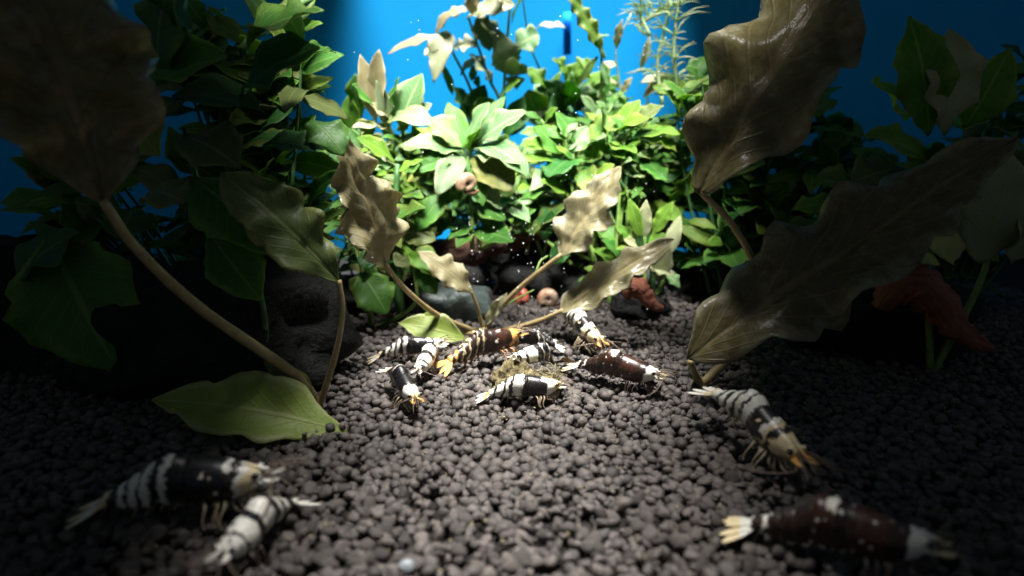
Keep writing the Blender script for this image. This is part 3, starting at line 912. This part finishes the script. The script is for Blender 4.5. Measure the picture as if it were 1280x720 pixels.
px_plant('aquatic_plant', 'shaded broad-leaved green plant over the black cave', 16.5, 250,
    [[(280, 430), (262, 300), (230, 160)], [(330, 430), (310, 300)], [(120, 430), (110, 300)]],
    [(160, 140, 285, 72, 100, 'green', -.8, dict(cup=.5)), (236, 220, 352, 322, 80, 'green', -.8, dict(teeth=.2, nteeth=4)), (262, 292, 326, 376, 60, 'green', -.6), (60, 292, 150, 468, 130, 'green', -.8, dict(normal=(.3, -.85, .4), teeth=.2, nteeth=5)),
     (150, 130, 200, 195, 60, 'lime', -1), (230, 170, 300, 210, 70, 'olive'), (215, 120, 330, 140, 80, 'dark'), (300, 120, 400, 60, 80, 'dark'), (300, 60, 405, 14, 80, 'green'), (240, 40, 170, -10, 80, 'dark'),
     (200, 90, 215, -20, 80, 'green'), (390, 150, 430, 195, 50, 'green'), (330, 180, 395, 190, 50, 'dark'), (190, 240, 235, 255, 60, 'olive'), (100, 290, 20, 350, 90, 'dark'), (170, 260, 150, 300, 60, 'dark')], 'darkstem', sr=0.14)
CRt = G(876, 482, 0.0)
cr = empty('crypt_plant', CRt, 'shaded plant with two huge crinkled brown leaves slanting up from dark gravel', 'plant')
yr = CRt.y
crypt_leaf(cr, CRt, [(930, 425, yr + .5), (948, 350, yr + .5), (918, 285, yr + .1), (876, 240, yr - .2)], ((872, 243, yr - .2), (1100, -120, yr - .3)), 140, 0, mat='cryptshade', normal=(-.45, -.75, .5), prof=(.42, .95), teeth=.22, nteeth=6, ripple=.4)
crypt_leaf(cr, CRt, [(868, 466, yr - .3), (863, 452, yr - .9)], ((860, 448, yr - 1.2), (1272, 172, yr - .9)), 120, 0, mat='cryptshade', normal=(-.3, -.7, .65), prof=(.36, .95), teeth=.28, nteeth=6, ripple=.4)
px_plant('aquatic_plant', 'shaded plant with upright lime and milky leaves in front of dim blue backing', 18.0, 1180,
    [[(1160, 330), (1160, 200)], [(1230, 340), (1240, 240)]],
    [(1160, 170, 1136, 20, 60, 'bright', -.4), (1180, 170, 1186, 36, 62, 'white', -.4), (1205, 160, 1262, 60, 56, 'bright', -.4), (1130, 150, 1090, 100, 50, 'bright'), (1225, 330, 1262, 190, 70, 'white', -.6),
     (1150, 330, 1190, 270, 60, 'white'), (1160, 200, 1080, 170, 60, 'bright'), (1130, 210, 1064, 230, 60, 'olive'), (1150, 220, 1180, 180, 50, 'green'), (1200, 180, 1238, 150, 40, 'pale'), (1262, 330, 1290, 240, 60, 'white'),
     (1080, 240, 1020, 226, 50, 'green'), (1060, 260, 990, 262, 36, 'bright'), (1040, 290, 960, 300, 40, 'green'), (1000, 310, 940, 340, 46, 'dark')], sr=0.12)
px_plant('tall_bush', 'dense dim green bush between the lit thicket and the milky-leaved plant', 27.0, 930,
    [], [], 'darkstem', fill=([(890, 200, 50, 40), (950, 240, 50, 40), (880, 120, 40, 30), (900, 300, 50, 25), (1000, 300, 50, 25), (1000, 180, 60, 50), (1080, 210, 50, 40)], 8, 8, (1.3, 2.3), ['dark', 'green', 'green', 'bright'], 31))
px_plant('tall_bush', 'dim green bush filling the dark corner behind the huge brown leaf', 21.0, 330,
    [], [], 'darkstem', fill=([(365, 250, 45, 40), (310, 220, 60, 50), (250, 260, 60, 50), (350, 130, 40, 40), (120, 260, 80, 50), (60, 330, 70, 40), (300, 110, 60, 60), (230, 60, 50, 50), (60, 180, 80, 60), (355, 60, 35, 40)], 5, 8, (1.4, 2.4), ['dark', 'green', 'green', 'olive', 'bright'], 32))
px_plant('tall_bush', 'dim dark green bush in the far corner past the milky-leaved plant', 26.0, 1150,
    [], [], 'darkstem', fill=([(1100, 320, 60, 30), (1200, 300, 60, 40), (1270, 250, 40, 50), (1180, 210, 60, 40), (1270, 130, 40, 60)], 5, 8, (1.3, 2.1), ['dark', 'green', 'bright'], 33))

# ------------------------------------------------------------------ snails
def snail(label, centre, R, mat, yaw, tiltx=0.0):
    root = empty('snail', centre, label, 'snail')
    n, seg = 60, 12
    V, F = [], []
    for i in range(n):
        t = i / (n - 1)
        a = t * 2.6 * 2 * math.pi
        rr = R * (0.10 + 0.62 * t ** 1.3)
        tr = R * (0.10 + 0.44 * t ** 1.2)
        c = Vector((math.cos(a) * rr, 0.10 * R * (1 - t), math.sin(a) * rr))
        o_ = Vector((math.cos(a), 0, math.sin(a)))
        for k in range(seg):
            b = 2 * math.pi * k / seg
            V.append(c + o_ * (math.cos(b) * tr) + Vector((0, math.sin(b) * tr * 1.15, 0)))
    for i in range(n - 1):
        for k in range(seg):
            F.append((i * seg + k, i * seg + (k + 1) % seg, (i + 1) * seg + (k + 1) % seg, (i + 1) * seg + k))
    F.append(tuple(range(seg))[::-1]); F.append(tuple((n - 1) * seg + k for k in range(seg)))
    sh = mesh_obj('shell', V, F, mat); sh.parent = root
    pth = [Vector((-0.2 * R, 0, -0.8 * R)), Vector((0.3 * R, 0, -0.95 * R)), Vector((0.9 * R, 0, -0.95 * R)), Vector((1.35 * R, 0, -0.8 * R))]
    V, F, U = tube_geo(spline(pth, 12), [R * .16 + R * .12 * math.sin(math.pi * i / 11) for i in range(12)], 10)
    ft = mesh_obj('foot', V, F, M['foot']); ft.parent = root
    root.rotation_euler = (tiltx, 0, yaw)
    return root


snail('pink round-shelled snail clinging below the centre of the pale rosette', P(584, 229, 23.2), 0.38, M['snailpink'], 0.5, 0.3)
g_ = G(650, 384); snail('small dark red snail on the gravel under the slanting brown stalk', Vector((g_.x, g_.y, 0.52)), 0.36, M['snailred'], 2.6)
g_ = G(686, 389); snail('brown and orange snail on the gravel beside the dark red one', Vector((g_.x, g_.y, 0.56)), 0.42, M['snailbrown'], -0.2, 0.2)

# ------------------------------------------------------------------ shrimps
K_, W_, O_, B_, R_ = (0.004, 0.005, 0.009), (0.86, 0.84, 0.76), (0.80, 0.42, 0.12), (0.016, 0.006, 0.005), (0.042, 0.012, 0.007)
C_ = (0.80, 0.66, 0.40)


def shrimp_mat(name, bands, spots=0.0, spot_range=(0.12, 0.5), saddle=None, spotcol=W_, seed=0.0):
    """bands: [(start, colour), ...] along the body, 0 snout .. 1 tail tip"""
    m, nt, out = new_mat(name)
    k = NT(nt)
    uv = k.n('ShaderNodeUVMap')
    sep = k.n('ShaderNodeSeparateXYZ'); k.l(uv.outputs[0], sep.inputs[0])
    u, v = sep.outputs[0], sep.outputs[1]
    tc = k.n('ShaderNodeTexCoord')
    mp = k.n('ShaderNodeMapping'); mp.inputs['Location'].default_value = (seed, seed * 2, 0)
    k.l(tc.outputs['Object'], mp.inputs[0])
    n1_ = k.noise(5.0, mp.outputs[0], 3)
    n2_ = k.noise(13.0, mp.outputs[0], 3)
    uu = k.math('ADD', u, k.math('ADD', k.math('MULTIPLY', k.math('SUBTRACT', n1_, 0.5), 0.09), k.math('MULTIPLY', k.math('SUBTRACT', n2_, 0.5), 0.035)))
    uu = k.math('ADD', uu, k.math('MULTIPLY', k.math('SUBTRACT', v, 0.6), 0.035))
    rp = k.n('ShaderNodeValToRGB')
    cr_ = rp.color_ramp
    cr_.interpolation = 'LINEAR'
    els = []
    for i, (s, c) in enumerate(bands):
        if i: els.append((max(s - 0.005, 0), bands[i - 1][1]))
        els.append((min(s + 0.005, 1) if i else 0, c))
    while len(cr_.elements) < len(els): cr_.elements.new(0.5)
    for e, (s, c) in zip(cr_.elements, els):
        e.position = s; e.color = (*c, 1)
    k.l(uu, rp.inputs[0])
    col = rp.outputs[0]
    if saddle:
        uc, hw, vmin = saddle
        a = k.math('ABSOLUTE', k.math('SUBTRACT', uu, uc))
        msk = k.math('MULTIPLY', k.math('SUBTRACT', 1.0, k.step(a, hw * 0.75, hw)), k.step(k.math('ADD', v, k.math('MULTIPLY', k.math('SUBTRACT', n2_, 0.5), 0.3)), vmin, vmin + 0.05))
        col = k.mix(msk, col, W_)
    if spots:
        vo = k.n('ShaderNodeTexVoronoi'); vo.inputs['Scale'].default_value = 4.6
        nd = k.n('ShaderNodeTexNoise'); nd.inputs['Scale'].default_value = 7.0; k.l(mp.outputs[0], nd.inputs['Vector'])
        va = k.n('ShaderNodeVectorMath', operation='MULTIPLY_ADD')
        k.l(nd.outputs['Color'], va.inputs[0]); va.inputs[1].default_value = (0.16, 0.16, 0.16); k.l(mp.outputs[0], va.inputs[2])
        k.l(va.outputs[0], vo.inputs['Vector'])
        msk = k.math('SUBTRACT', 1.0, k.step(vo.outputs['Distance'], spots * 0.7, spots))
        rg = k.math('MULTIPLY', k.step(u, spot_range[0], spot_range[0] + 0.02), k.math('SUBTRACT', 1.0, k.step(u, spot_range[1] - .02, spot_range[1])))
        sepc = k.n('ShaderNodeSeparateColor'); k.l(vo.outputs['Color'], sepc.inputs[0])
        msk = k.math('MULTIPLY', k.math('MULTIPLY', msk, rg), k.step(sepc.outputs[0], 0.35, 0.4))
        col = k.mix(msk, col, spotcol)
    # fine mottling of the pigment
    col = k.mix(k.math('MULTIPLY', k.step(k.noise(22.0, mp.outputs[0], 3), 0.48, 0.72), 0.4), col, (0.16, 0.11, 0.06))
    col = k.mix(k.math('MULTIPLY', k.step(k.noise(9.0, mp.outputs[0], 4), 0.5, 0.75), 0.35), col, k.mix(1.0, col, (0.62, 0.48, 0.30), 'MULTIPLY'))
    # belly fades to translucent tan
    col = k.mix(k.math('MULTIPLY', k.math('SUBTRACT', 1.0, k.step(k.math('ADD', v, k.math('MULTIPLY', k.math('SUBTRACT', n1_, .5), .3)), 0.04, 0.22)), 0.55), col, (0.22, 0.15, 0.09))
    p = k.n('ShaderNodeBsdfPrincipled')
    k.l(col, p.inputs['Base Color'])
    p.inputs['Roughness'].default_value = 0.34
    p.inputs['Specular IOR Level'].default_value = 0.5
    p.inputs['Coat Weight'].default_value = 0.12
    p.inputs['Coat Roughness'].default_value = 0.2
    p.inputs['Subsurface Weight'].default_value = 0.15
    p.inputs['Subsurface Radius'].default_value = (0.08, 0.06, 0.04)
    k.l(k.bump(k.noise(30.0, mp.outputs[0], 2), 0.25, 0.02), p.inputs['Normal'])
    k.l(p.outputs[0], out.inputs[0])
    return m


# x, zc, half width, top, bottom  (unit body length, snout +x)
RINGS = [
    (0.430, 0.205, 0.018, 0.016, 0.018), (0.415, 0.203, 0.034, 0.032, 0.038), (0.385, 0.200, 0.050, 0.050, 0.060), (0.34, 0.196, 0.066, 0.066, 0.082),
    (0.30, 0.194, 0.078, 0.079, 0.098), (0.285, 0.194, 0.076, 0.077, 0.097), (0.265, 0.194, 0.082, 0.086, 0.102), (0.21, 0.194, 0.088, 0.094, 0.110), (0.15, 0.196, 0.090, 0.100, 0.112), (0.10, 0.198, 0.088, 0.102, 0.110), (0.085, 0.198, 0.086, 0.102, 0.108)]
SEGS = [(0.085, 0.020, 0.083, 0.099, 0.112), (0.020, -0.060, 0.082, 0.100, 0.126), (-0.060, -0.140, 0.076, 0.094, 0.116), (-0.140, -0.205, 0.066, 0.078, 0.092), (-0.205, -0.262, 0.056, 0.062, 0.072), (-0.262, -0.345, 0.044, 0.046, 0.048)]


def shrimp(label, head, tail, mat, size=None, yaw=None, bend=0.0, arch=0.035, pitch=0.0, legcol='feeler', seed=0, lift=0.0, tailcurl=0.0, fan=1.0, fat=1.0):
    """head and tail: gravel points under snout and tail tip"""
    r = random.Random(seed + 500)
    hv, tv = Vector(head), Vector(tail)
    L = size or (hv - tv).length
    yw = yaw if yaw is not None else math.atan2(hv.y - tv.y, hv.x - tv.x)
    cen = (hv + tv) / 2
    cen.z = hgt(cen.x, cen.y) + 0.02 + lift
    root = empty('shrimp', cen, label, 'shrimp', 'bee shrimps feeding on the gravel')
    root.rotation_euler = (0, -pitch, yw)
    V, F, U, FM = [], [], [], []
    NS = 24

    def warp(q):
        """arch the abdomen, bend it sideways, curl the tail"""
        x, y, z = q
        s = max(0.0, 0.09 - x)                       # distance behind the carapace
        z += arch * math.sin(min(s / 0.22, 1.0) * math.pi) - 0.30 * max(0, s - 0.16) - tailcurl * max(0, s - 0.12) ** 1.5 * 2.4
        a = bend * s
        f_ = math.sin(a) ; c_ = math.cos(a)
        xx = 0.09 - s * c_ if x < 0.09 else x
        return Vector((xx * 1.0 + (y * f_ if x < .09 else 0), y * (c_ if x < .09 else 1) + (s * f_), max(z, 0.012))) * L

    def ring(x, zc, w_, tp, bt, skirt):
        w_, tp, bt = w_ * 1.15 * fat, tp * 1.12 * fat, bt * 1.10 * fat
        base = len(V)
        for k_ in range(NS):
            a = 2 * math.pi * k_ / NS
            cy, cz = math.sin(a), math.cos(a)
            yy = w_ * math.copysign(abs(cy) ** 0.85, cy)
            zz = cz * (tp if cz > 0 else bt)
            if cz < 0 and skirt: yy *= 1 - 0.10 * abs(cz)
            if cz > 0: yy *= 1 - 0.18 * cz * cz
            V.append(warp((x, yy, zc + zz)))
            U.append((0.5 - x, 0.5 + 0.5 * cz))
        return base

    rings = [ring(*q, False) for q in RINGS]
    for i, (xa, xb, w_, tp, bt) in enumerate(SEGS):
        nxt = SEGS[i + 1] if i + 1 < len(SEGS) else (xb, xb, w_ * .72, tp * .72, bt * .72)
        zc_a = 0.198 - 0.006 * i
        for t, m_ in ((0.02, 0.93), (0.2, 0.985), (0.55, 1.0), (0.85, 1.02), (0.99, 1.035)):
            x = xa + (xb - xa) * t
            q = t * 0.6
            skirt = 1 + (0.14 * math.sin(math.pi * t) if i < 5 else 0)
            rings.append(ring(x, zc_a, (w_ * (1 - q) + nxt[2] * q) * m_, (tp * (1 - q) + nxt[3] * q) * m_, (bt * (1 - q) + nxt[4] * q) * m_ * skirt, True))
    rings.append(ring(-0.352, 0.164, 0.03, 0.028, 0.028, False))
    for a, b in zip(rings[:-1], rings[1:]):
        for k_ in range(NS):
            k2 = (k_ + 1) % NS
            F.append((a + k_, b + k_, b + k2, a + k2)); FM.append(0)
    F.append(tuple(rings[0] + k_ for k_ in range(NS))); FM.append(0)
    F.append(tuple(rings[-1] + k_ for k_ in range(NS))[::-1]); FM.append(0)

    def plate(p0, p1, wd, th, mi, n=9, m_=8):
        """pointed oval plate (tail fan blades, antennal scales, paddles)"""
        base = len(V)
        p0, p1 = Vector(p0), Vector(p1)
        d = (p1 - p0)
        side = d.cross(Vector((0, 0, 1)))
        side = side.normalized() if side.length > 1e-5 else Vector((0, 1, 0))
        nn = side.cross(d).normalized()
        for i in range(n):
            t = i / (n - 1)
            ww = wd * max(math.sin(math.pi * min(0.06 + t * 0.90, 1)) ** 0.55, 0.06)
            c = p0 + d * t
            for j in range(m_):
                a = 2 * math.pi * j / m_
                q = c + side * (math.cos(a) * ww) + nn * (math.sin(a) * th)
                V.append(warp(q)); U.append((0.5 - q.x, 0.75))
        for i in range(n - 1):
            for j in range(m_):
                F.append((base + i * m_ + j, base + i * m_ + (j + 1) % m_, base + (i + 1) * m_ + (j + 1) % m_, base + (i + 1) * m_ + j)); FM.append(mi)
        F.append(tuple(base + j for j in range(m_))[::-1]); FM.append(mi)
        F.append(tuple(base + (n - 1) * m_ + j for j in range(m_))); FM.append(mi)

    def limb(pts_, radii, mi, seg=6, n=12, do_warp=True):
        base = len(V)
        pp = spline([Vector(q) for q in pts_], n)
        rr = list(np.interp(np.linspace(0, 1, n), np.linspace(0, 1, len(radii)), radii))
        v_, f_, _ = tube_geo(pp, rr, seg)
        for q in v_:
            V.append(warp(q) if do_warp else Vector((q.x, q.y, q.z)) * L)
            U.append((0.5 - q.x, 0.7))
        for q in f_:
            F.append(tuple(i + base for i in q)); FM.append(mi)

    # tail fan: telson and two pairs of side blades
    plate((-0.33, 0, 0.178), (-0.475, 0, 0.165), 0.028, 0.007, 0)
    for s in (-1, 1):
        plate((-0.335, 0.018 * s, 0.17), (-0.492, 0.070 * s * fan, 0.150), 0.032, 0.005, 0)
        plate((-0.335, 0.026 * s, 0.165), (-0.472, 0.125 * s * fan, 0.138), 0.032, 0.005, 0)
        # antennal scales beside the snout
        plate((0.385, 0.034 * s, 0.190), (0.520, 0.052 * s, 0.205), 0.028, 0.008, 0)
        # stalk behind each eye
        limb([(0.385, 0.028 * s, 0.222), (0.408, 0.055 * s, 0.230)], [0.016, 0.016], 0, 8, 5)
        # jaw feet and mouth parts
        limb([(0.36, 0.022 * s, 0.135), (0.41, 0.030 * s, 0.105), (0.44, 0.022 * s, 0.125)], [0.014, 0.012, 0.006], 1)
        limb([(0.33, 0.03 * s, 0.12), (0.39, 0.045 * s, 0.085), (0.43, 0.03 * s, 0.075)], [0.012, 0.010, 0.005], 1)
        # feeding claws
        for kx, (x, rx) in enumerate(((0.31, 0.10), (0.28, 0.11))):
            j1 = r.uniform(-.02, .02)
            limb([(x, 0.035 * s, 0.11), (x + 0.03, (0.06 + .015 * kx) * s, 0.07), (x + 0.07 + j1, 0.055 * s, 0.045 + j1), (x + 0.08 + j1, 0.035 * s, 0.005)], [0.009, 0.008, 0.007, 0.006], 1)
        # walking legs
        for x in (0.25, 0.215, 0.18, 0.145):
            dx_ = r.uniform(-.03, .05); dy_ = r.uniform(-.015, .02)
            limb([(x, 0.045 * s, 0.11), (x + 0.03 + dx_ * .5, (0.10 + dy_) * s, 0.10), (x + 0.02 + dx_, (0.135 + dy_) * s, 0.045), (x + 0.035 + dx_, (0.15 + dy_) * s, -0.015)],
                 [0.010, 0.008, 0.006, 0.003], 1)
        # swimmerets
        for x in (0.045, -0.02, -0.10, -0.17):
            plate((x, 0.036 * s, 0.11), (x - 0.045, 0.045 * s, 0.035), 0.020, 0.007, 1, 7, 6)
    # snout spike
    limb([(0.34, 0, 0.262), (0.40, 0, 0.247), (0.455, 0, 0.236), (0.49, 0, 0.234)], [0.016, 0.014, 0.009, 0.002], 0)
    body = mesh_obj('body', V, F, mat, uvs=U, mats=[mat, M[legcol] if isinstance(legcol, str) else legcol], fmat=FM)
    body.parent = root
    ev_, ef_ = ico(2)
    for s in (-1, 1):
        e = mesh_obj('eye', [Vector(q) * (0.019 * L) for q in ev_], [tuple(int(z) for z in t) for t in ef_], M['eye'])
        e.location = Vector((0.414, 0.062 * s, 0.232)) * L
        e.parent = root
        # long antenna sweeping back and short antennules forward
        b1, b2 = r.uniform(.06, .2), r.uniform(-.04, .10)
        pts_ = [Vector((0.41, 0.032 * s, 0.19)), Vector((0.52, (0.09 + b1 * .3) * s, 0.20 + b2)), Vector((0.48 + r.uniform(-.1, .12), (0.22 + b1) * s, 0.13 + b2 * .5)), Vector((0.16 + r.uniform(-.15, .2), (0.33 + b1) * s, 0.05))]
        v_, f_, u_ = tube_geo([q * L for q in spline(pts_, 20)], list(np.linspace(0.006, 0.002, 20) * L), 5)
        a_ = mesh_obj('antenna', v_, f_, M['feeler']); a_.parent = root
        for dy_, dz_ in ((0.02, 0.05), (0.06, 0.0)):
            pts_ = [Vector((0.42, 0.014 * s, 0.222)), Vector((0.50, (0.03 + dy_ * .4) * s, 0.235 + dz_ * .5)), Vector((0.60 + r.uniform(0, .06), (0.05 + dy_) * s, 0.20 + dz_))]
            v_, f_, u_ = tube_geo([q * L for q in spline(pts_, 12)], list(np.linspace(0.007, 0.002, 12) * L), 5)
            a_ = mesh_obj('antennule', v_, f_, M['feeler'], uvs=[(0.02, .7)] * len(v_)); a_.parent = root
    return root


M['legpale'] = plain_mat('pale shrimp legs', (0.30, 0.24, 0.16), 0.4)
M['legdark'] = plain_mat('dark shrimp legs', (0.05, 0.035, 0.03), 0.4)
M['legorange'] = plain_mat('orange shrimp legs', (0.36, 0.19, 0.08), 0.4)

m1 = shrimp_mat('shrimp black cream stripes', [(0, W_), (.10, C_), (.15, W_), (.185, K_), (.50, W_), (.54, K_), (.585, W_), (.63, K_), (.655, W_), (.70, K_), (.725, W_), (.765, K_), (.82, C_), (.88, W_), (.93, C_)], 0.30, (0.18, 0.4), (0.235, 0.022, 0.82), seed=1)
m2 = shrimp_mat('shrimp white black bands', [(0, W_), (.19, K_), (.215, W_), (.33, K_), (.40, W_), (.52, K_), (.60, W_), (.66, K_), (.71, W_), (.8, K_), (.86, W_)], 0.28, (0.05, 0.3), None, K_, seed=2)
m3 = shrimp_mat('shrimp black back cream head', [(0, O_), (.06, C_), (.13, W_), (.24, K_), (.56, W_), (.575, K_), (.66, W_), (.675, K_), (.80, C_), (.88, W_)], 0.0, seed=3)
m4 = shrimp_mat('shrimp brown orange', [(0, O_), (.19, B_), (.26, R_), (.36, B_), (.50, C_), (.512, B_), (.56, C_), (.572, B_), (.635, C_), (.655, B_), (.70, C_), (.722, B_), (.77, O_), (.80, B_), (.825, O_)], 0.34, (0.19, 0.42), None, seed=4)
m5 = shrimp_mat('shrimp white black bold bands', [(0, W_), (.04, C_), (.12, W_), (.20, K_), (.38, K_), (.42, K_), (.46, W_), (.565, K_), (.605, W_), (.65, K_), (.685, W_), (.76, K_), (.80, W_), (.85, O_), (.89, W_)], 0.0, (0, 1), (0.24, 0.03, 0.84), seed=5)
m6 = shrimp_mat('shrimp black white head', [(0, W_), (.16, W_), (.20, K_), (.28, W_), (.31, K_), (.60, W_), (.62, K_), (.84, W_)], 0.30, (0.15, 0.4), seed=6)
m7 = shrimp_mat('shrimp mottled head black back', [(0, W_), (.10, K_), (.13, W_), (.20, K_), (.23, W_), (.36, K_), (.46, W_), (.47, K_), (.54, W_), (.55, K_), (.64, C_), (.65, K_), (.84, C_)], 0.34, (0.06, 0.34), None, K_, seed=7)
m8 = shrimp_mat('shrimp cream face striped tail', [(0, O_), (.08, C_), (.21, K_), (.25, C_), (.28, K_), (.43, W_), (.49, K_), (.515, W_), (.56, K_), (.60, W_), (.65, K_), (.69, W_), (.74, K_), (.77, W_), (.83, C_), (.88, W_)], 0.26, (0.2, 0.42), (0.30, 0.02, 0.5), C_, seed=8)
m9 = shrimp_mat('shrimp red brown', [(0, C_), (.06, W_), (.17, B_), (.24, R_), (.40, B_), (.48, R_), (.58, B_), (.78, W_), (.80, B_), (.85, W_), (.9, C_)], 0.17, (0.17, 0.75), (0.50, 0.03, 0.80), seed=9)
m10 = shrimp_mat('shrimp all dark', [(0, W_), (.08, K_), (.6, (0.02, .02, .02)), (.63, K_), (.9, W_)], 0.2, (0.1, 0.5), seed=10)

shrimp('black shrimp with cream tail stripes in side view under the fallen lime leaf', G(560, 449), G(458, 454), m1, seed=1, arch=.02, legcol='legpale', fat=.92)
shrimp('white shrimp with black bands facing the camera, between two larger shrimps', G(533, 484), G(546, 450), m2, size=2.3, pitch=-.22, lift=.22, yaw=math.radians(-104), seed=2, legcol='legdark', fan=1.6, bend=-.5)
shrimp('black-backed shrimp with cream and orange head turned to the camera on bare gravel', G(520, 524), G(484, 482), m3, size=2.5, fat=.92, pitch=-.22, lift=.22, yaw=math.radians(-60), seed=3, legcol='legpale')
shrimp('stout dark brown shrimp with orange head and orange tail fan', G(644, 446), G(556, 470), m4, size=3.2, yaw=math.radians(30), seed=4, legcol='legorange', fan=1.5, pitch=0.05, tailcurl=.0, lift=.14)
shrimp('white shrimp with bold black bands in side view in front of the food lump', G(706, 503), G(594, 500), m5, seed=5, legcol='legpale', arch=.015)
shrimp('black shrimp with white head nose to nose with the brown shrimp', G(636, 450), G(692, 434), m6, size=2.3, fat=.92, yaw=math.radians(172), lift=.1, seed=6, legcol='legdark')
shrimp('dark shrimp with mottled head and curved white-striped back feeding on the food lump', G(650, 478), G(704, 464), m7, size=2.3, yaw=math.radians(212), seed=7, legcol='legdark', tailcurl=1.6, lift=.32)
shrimp('cream-faced shrimp with striped tail coming forward past the brown leaf stalk', G(742, 464), G(698, 410), m8, size=3.2, fat=.84, pitch=-.32, lift=.42, yaw=math.radians(-62), seed=8, legcol='legpale', bend=.3)
shrimp('stout red-brown shrimp with white face and white saddle, apart on open gravel', G(812, 500), G(720, 468), m9, size=3.0, pitch=-.10, lift=.1, yaw=math.radians(-31), seed=9, legcol='legdark', arch=.03)
shrimp('small all-dark shrimp half hidden behind the white-headed one', G(654, 426), G(690, 430), m10, size=1.5, yaw=math.radians(160), lift=.0, seed=10, legcol='legdark')
# shrimps in the shade outside the lamp beam
shrimp('large black shrimp with cream stripes in the dim gravel below the wide dull leaf', G(388, 640), G(58, 650), m1, size=3.7, yaw=math.radians(3), seed=11, arch=.02, legcol='legpale')
shrimp('white and black shrimp facing the camera in the dim gravel beside a large striped one', G(318, 712), G(340, 650), m2, size=2.5, yaw=math.radians(-100), seed=12, legcol='legdark', fan=1.5)
shrimp('large cream-faced shrimp coming out of the gloom under the huge crinkled leaves', G(966, 632), G(900, 516), m8, size=3.5, fat=.9, pitch=-.25, lift=.35, yaw=math.radians(-72), seed=13, legcol='legpale')
shrimp('large dark red-brown shrimp walking through dim gravel near the picture corner', G(1170, 735), G(905, 668), m9, size=3.3, yaw=math.radians(-26), seed=14, legcol='legdark', arch=.03)

# ------------------------------------------------------------------ food lump
fc = G(662, 490)
food = empty('food_lump', fc, 'crumbling fuzzy olive food lump that the shrimps gather round', 'food')
for i, (x, y, s, sz) in enumerate(((634, 486, .42, .62), (658, 488, .5, .36), (684, 490, .42, .26), (648, 478, .42, .5), (626, 496, .3, .16))):
    g_ = G(x, y)
    v0, f0 = ico(4)
    V = []
    for q in v0:
        q = Vector(q)
        n_ = noise.fractal(q * 2.2 + Vector((i * 4, 1, 2)), 0.8, 2.1, 5)
        q = q * (1 + 0.45 * n_)
        V.append(Vector((q.x * s, q.y * s * .8, q.z * sz)))
    o = mesh_obj('crumb', V, [tuple(int(z) for z in t) for t in f0], M['food']); o.location = Vector((g_.x, g_.y, 0.15)) - Vector(fc); o.parent = food
r = random.Random(5)
geo = []
for i in range(420):
    g_ = G(r.uniform(622, 698), r.uniform(474, 496))
    p0 = Vector((g_.x, g_.y, 0.05 + r.random() * .3)) - Vector(fc)
    d = Vector((r.uniform(-1, 1), r.uniform(-1, .6), r.uniform(0.1, 1.2))).normalized()
    L_ = r.uniform(.12, .42)
    geo.append(tube_geo([p0, p0 + d * L_ * .5 + Vector((r.uniform(-.05, .05), 0, .03)), p0 + d * L_ + Vector((r.uniform(-.1, .1), 0, -.06))], [.014, .011, .005], 4))
V, F, U = join_geo(geo)
o = mesh_obj('fuzz', V, F, M['fuzz']); o.parent = food; o['kind'] = 'stuff'

# one pale pebble near the lens
g_ = G(509, 712)
v0, f0 = ico(3)
o = mesh_obj('pale_pebble', [Vector((q[0] * .14, q[1] * .12, q[2] * .12)) * (1 + .15 * noise.noise(Vector(q) * 1.5)) for q in v0], [tuple(int(z) for z in t) for t in f0], M['pebble'])
o.location = (g_.x, g_.y, 0.06)
tag(o, 'single pale grey pebble among the dark soil grains', 'pebble')

# ------------------------------------------------------------------ specks drifting in the water
r = random.Random(9)
geo = []
iv, if_ = ico(1)
for i in range(170):
    if i < 90: q = P(r.uniform(585, 720), r.uniform(270, 400), r.uniform(20, 25))
    else: q = P(r.uniform(440, 842), r.uniform(20, 400), r.uniform(15, 24))
    s = r.uniform(.010, .026)
    geo.append(([Vector(z) * s + q for z in iv], [tuple(int(z) for z in t) for t in if_], [(0, 0)] * len(iv)))
V, F, U = join_geo(geo)
o = mesh_obj('water_specks', V, F, M['speck'])
tag(o, 'tiny white specks drifting in the water before the dark cave', 'specks', kind='stuff')

# ------------------------------------------------------------------ crumbs and scraps lying on the gravel
M['scrap'] = rough_mat('detritus', (0.10, 0.075, 0.03), (0.42, 0.36, 0.2), 2.0, 0.8, 0.5, 0.03, 0.2, island=True)
r = random.Random(77)
geo = []
for i in range(420):
    if i < 170: g_ = G(r.gauss(645, 45), r.gauss(486, 22))
    else: g_ = G(r.uniform(60, 1220), r.uniform(430, 715))
    c = Vector((g_.x, g_.y, hgt(g_.x, g_.y) + r.uniform(-.02, .07)))
    R_m = Euler((r.uniform(-.7, .7), r.uniform(-.7, .7), r.uniform(0, 6.3))).to_matrix()
    a_, b_, c_ = r.uniform(.02, .06), r.uniform(.012, .03), r.uniform(.006, .015)
    geo.append(([R_m @ Vector((z[0] * a_, z[1] * b_, z[2] * c_)) * (1 + .4 * noise.noise(Vector(z) * 2 + Vector((i, 0, 0)))) + c for z in iv], [tuple(int(z) for z in t) for t in if_], [(0, 0)] * len(iv)))
V, F, U = join_geo(geo)
o = mesh_obj('food_crumbs', V, F, M['scrap'])
tag(o, 'tiny pale crumbs and plant scraps strewn over the gravel', 'crumbs', kind='stuff')
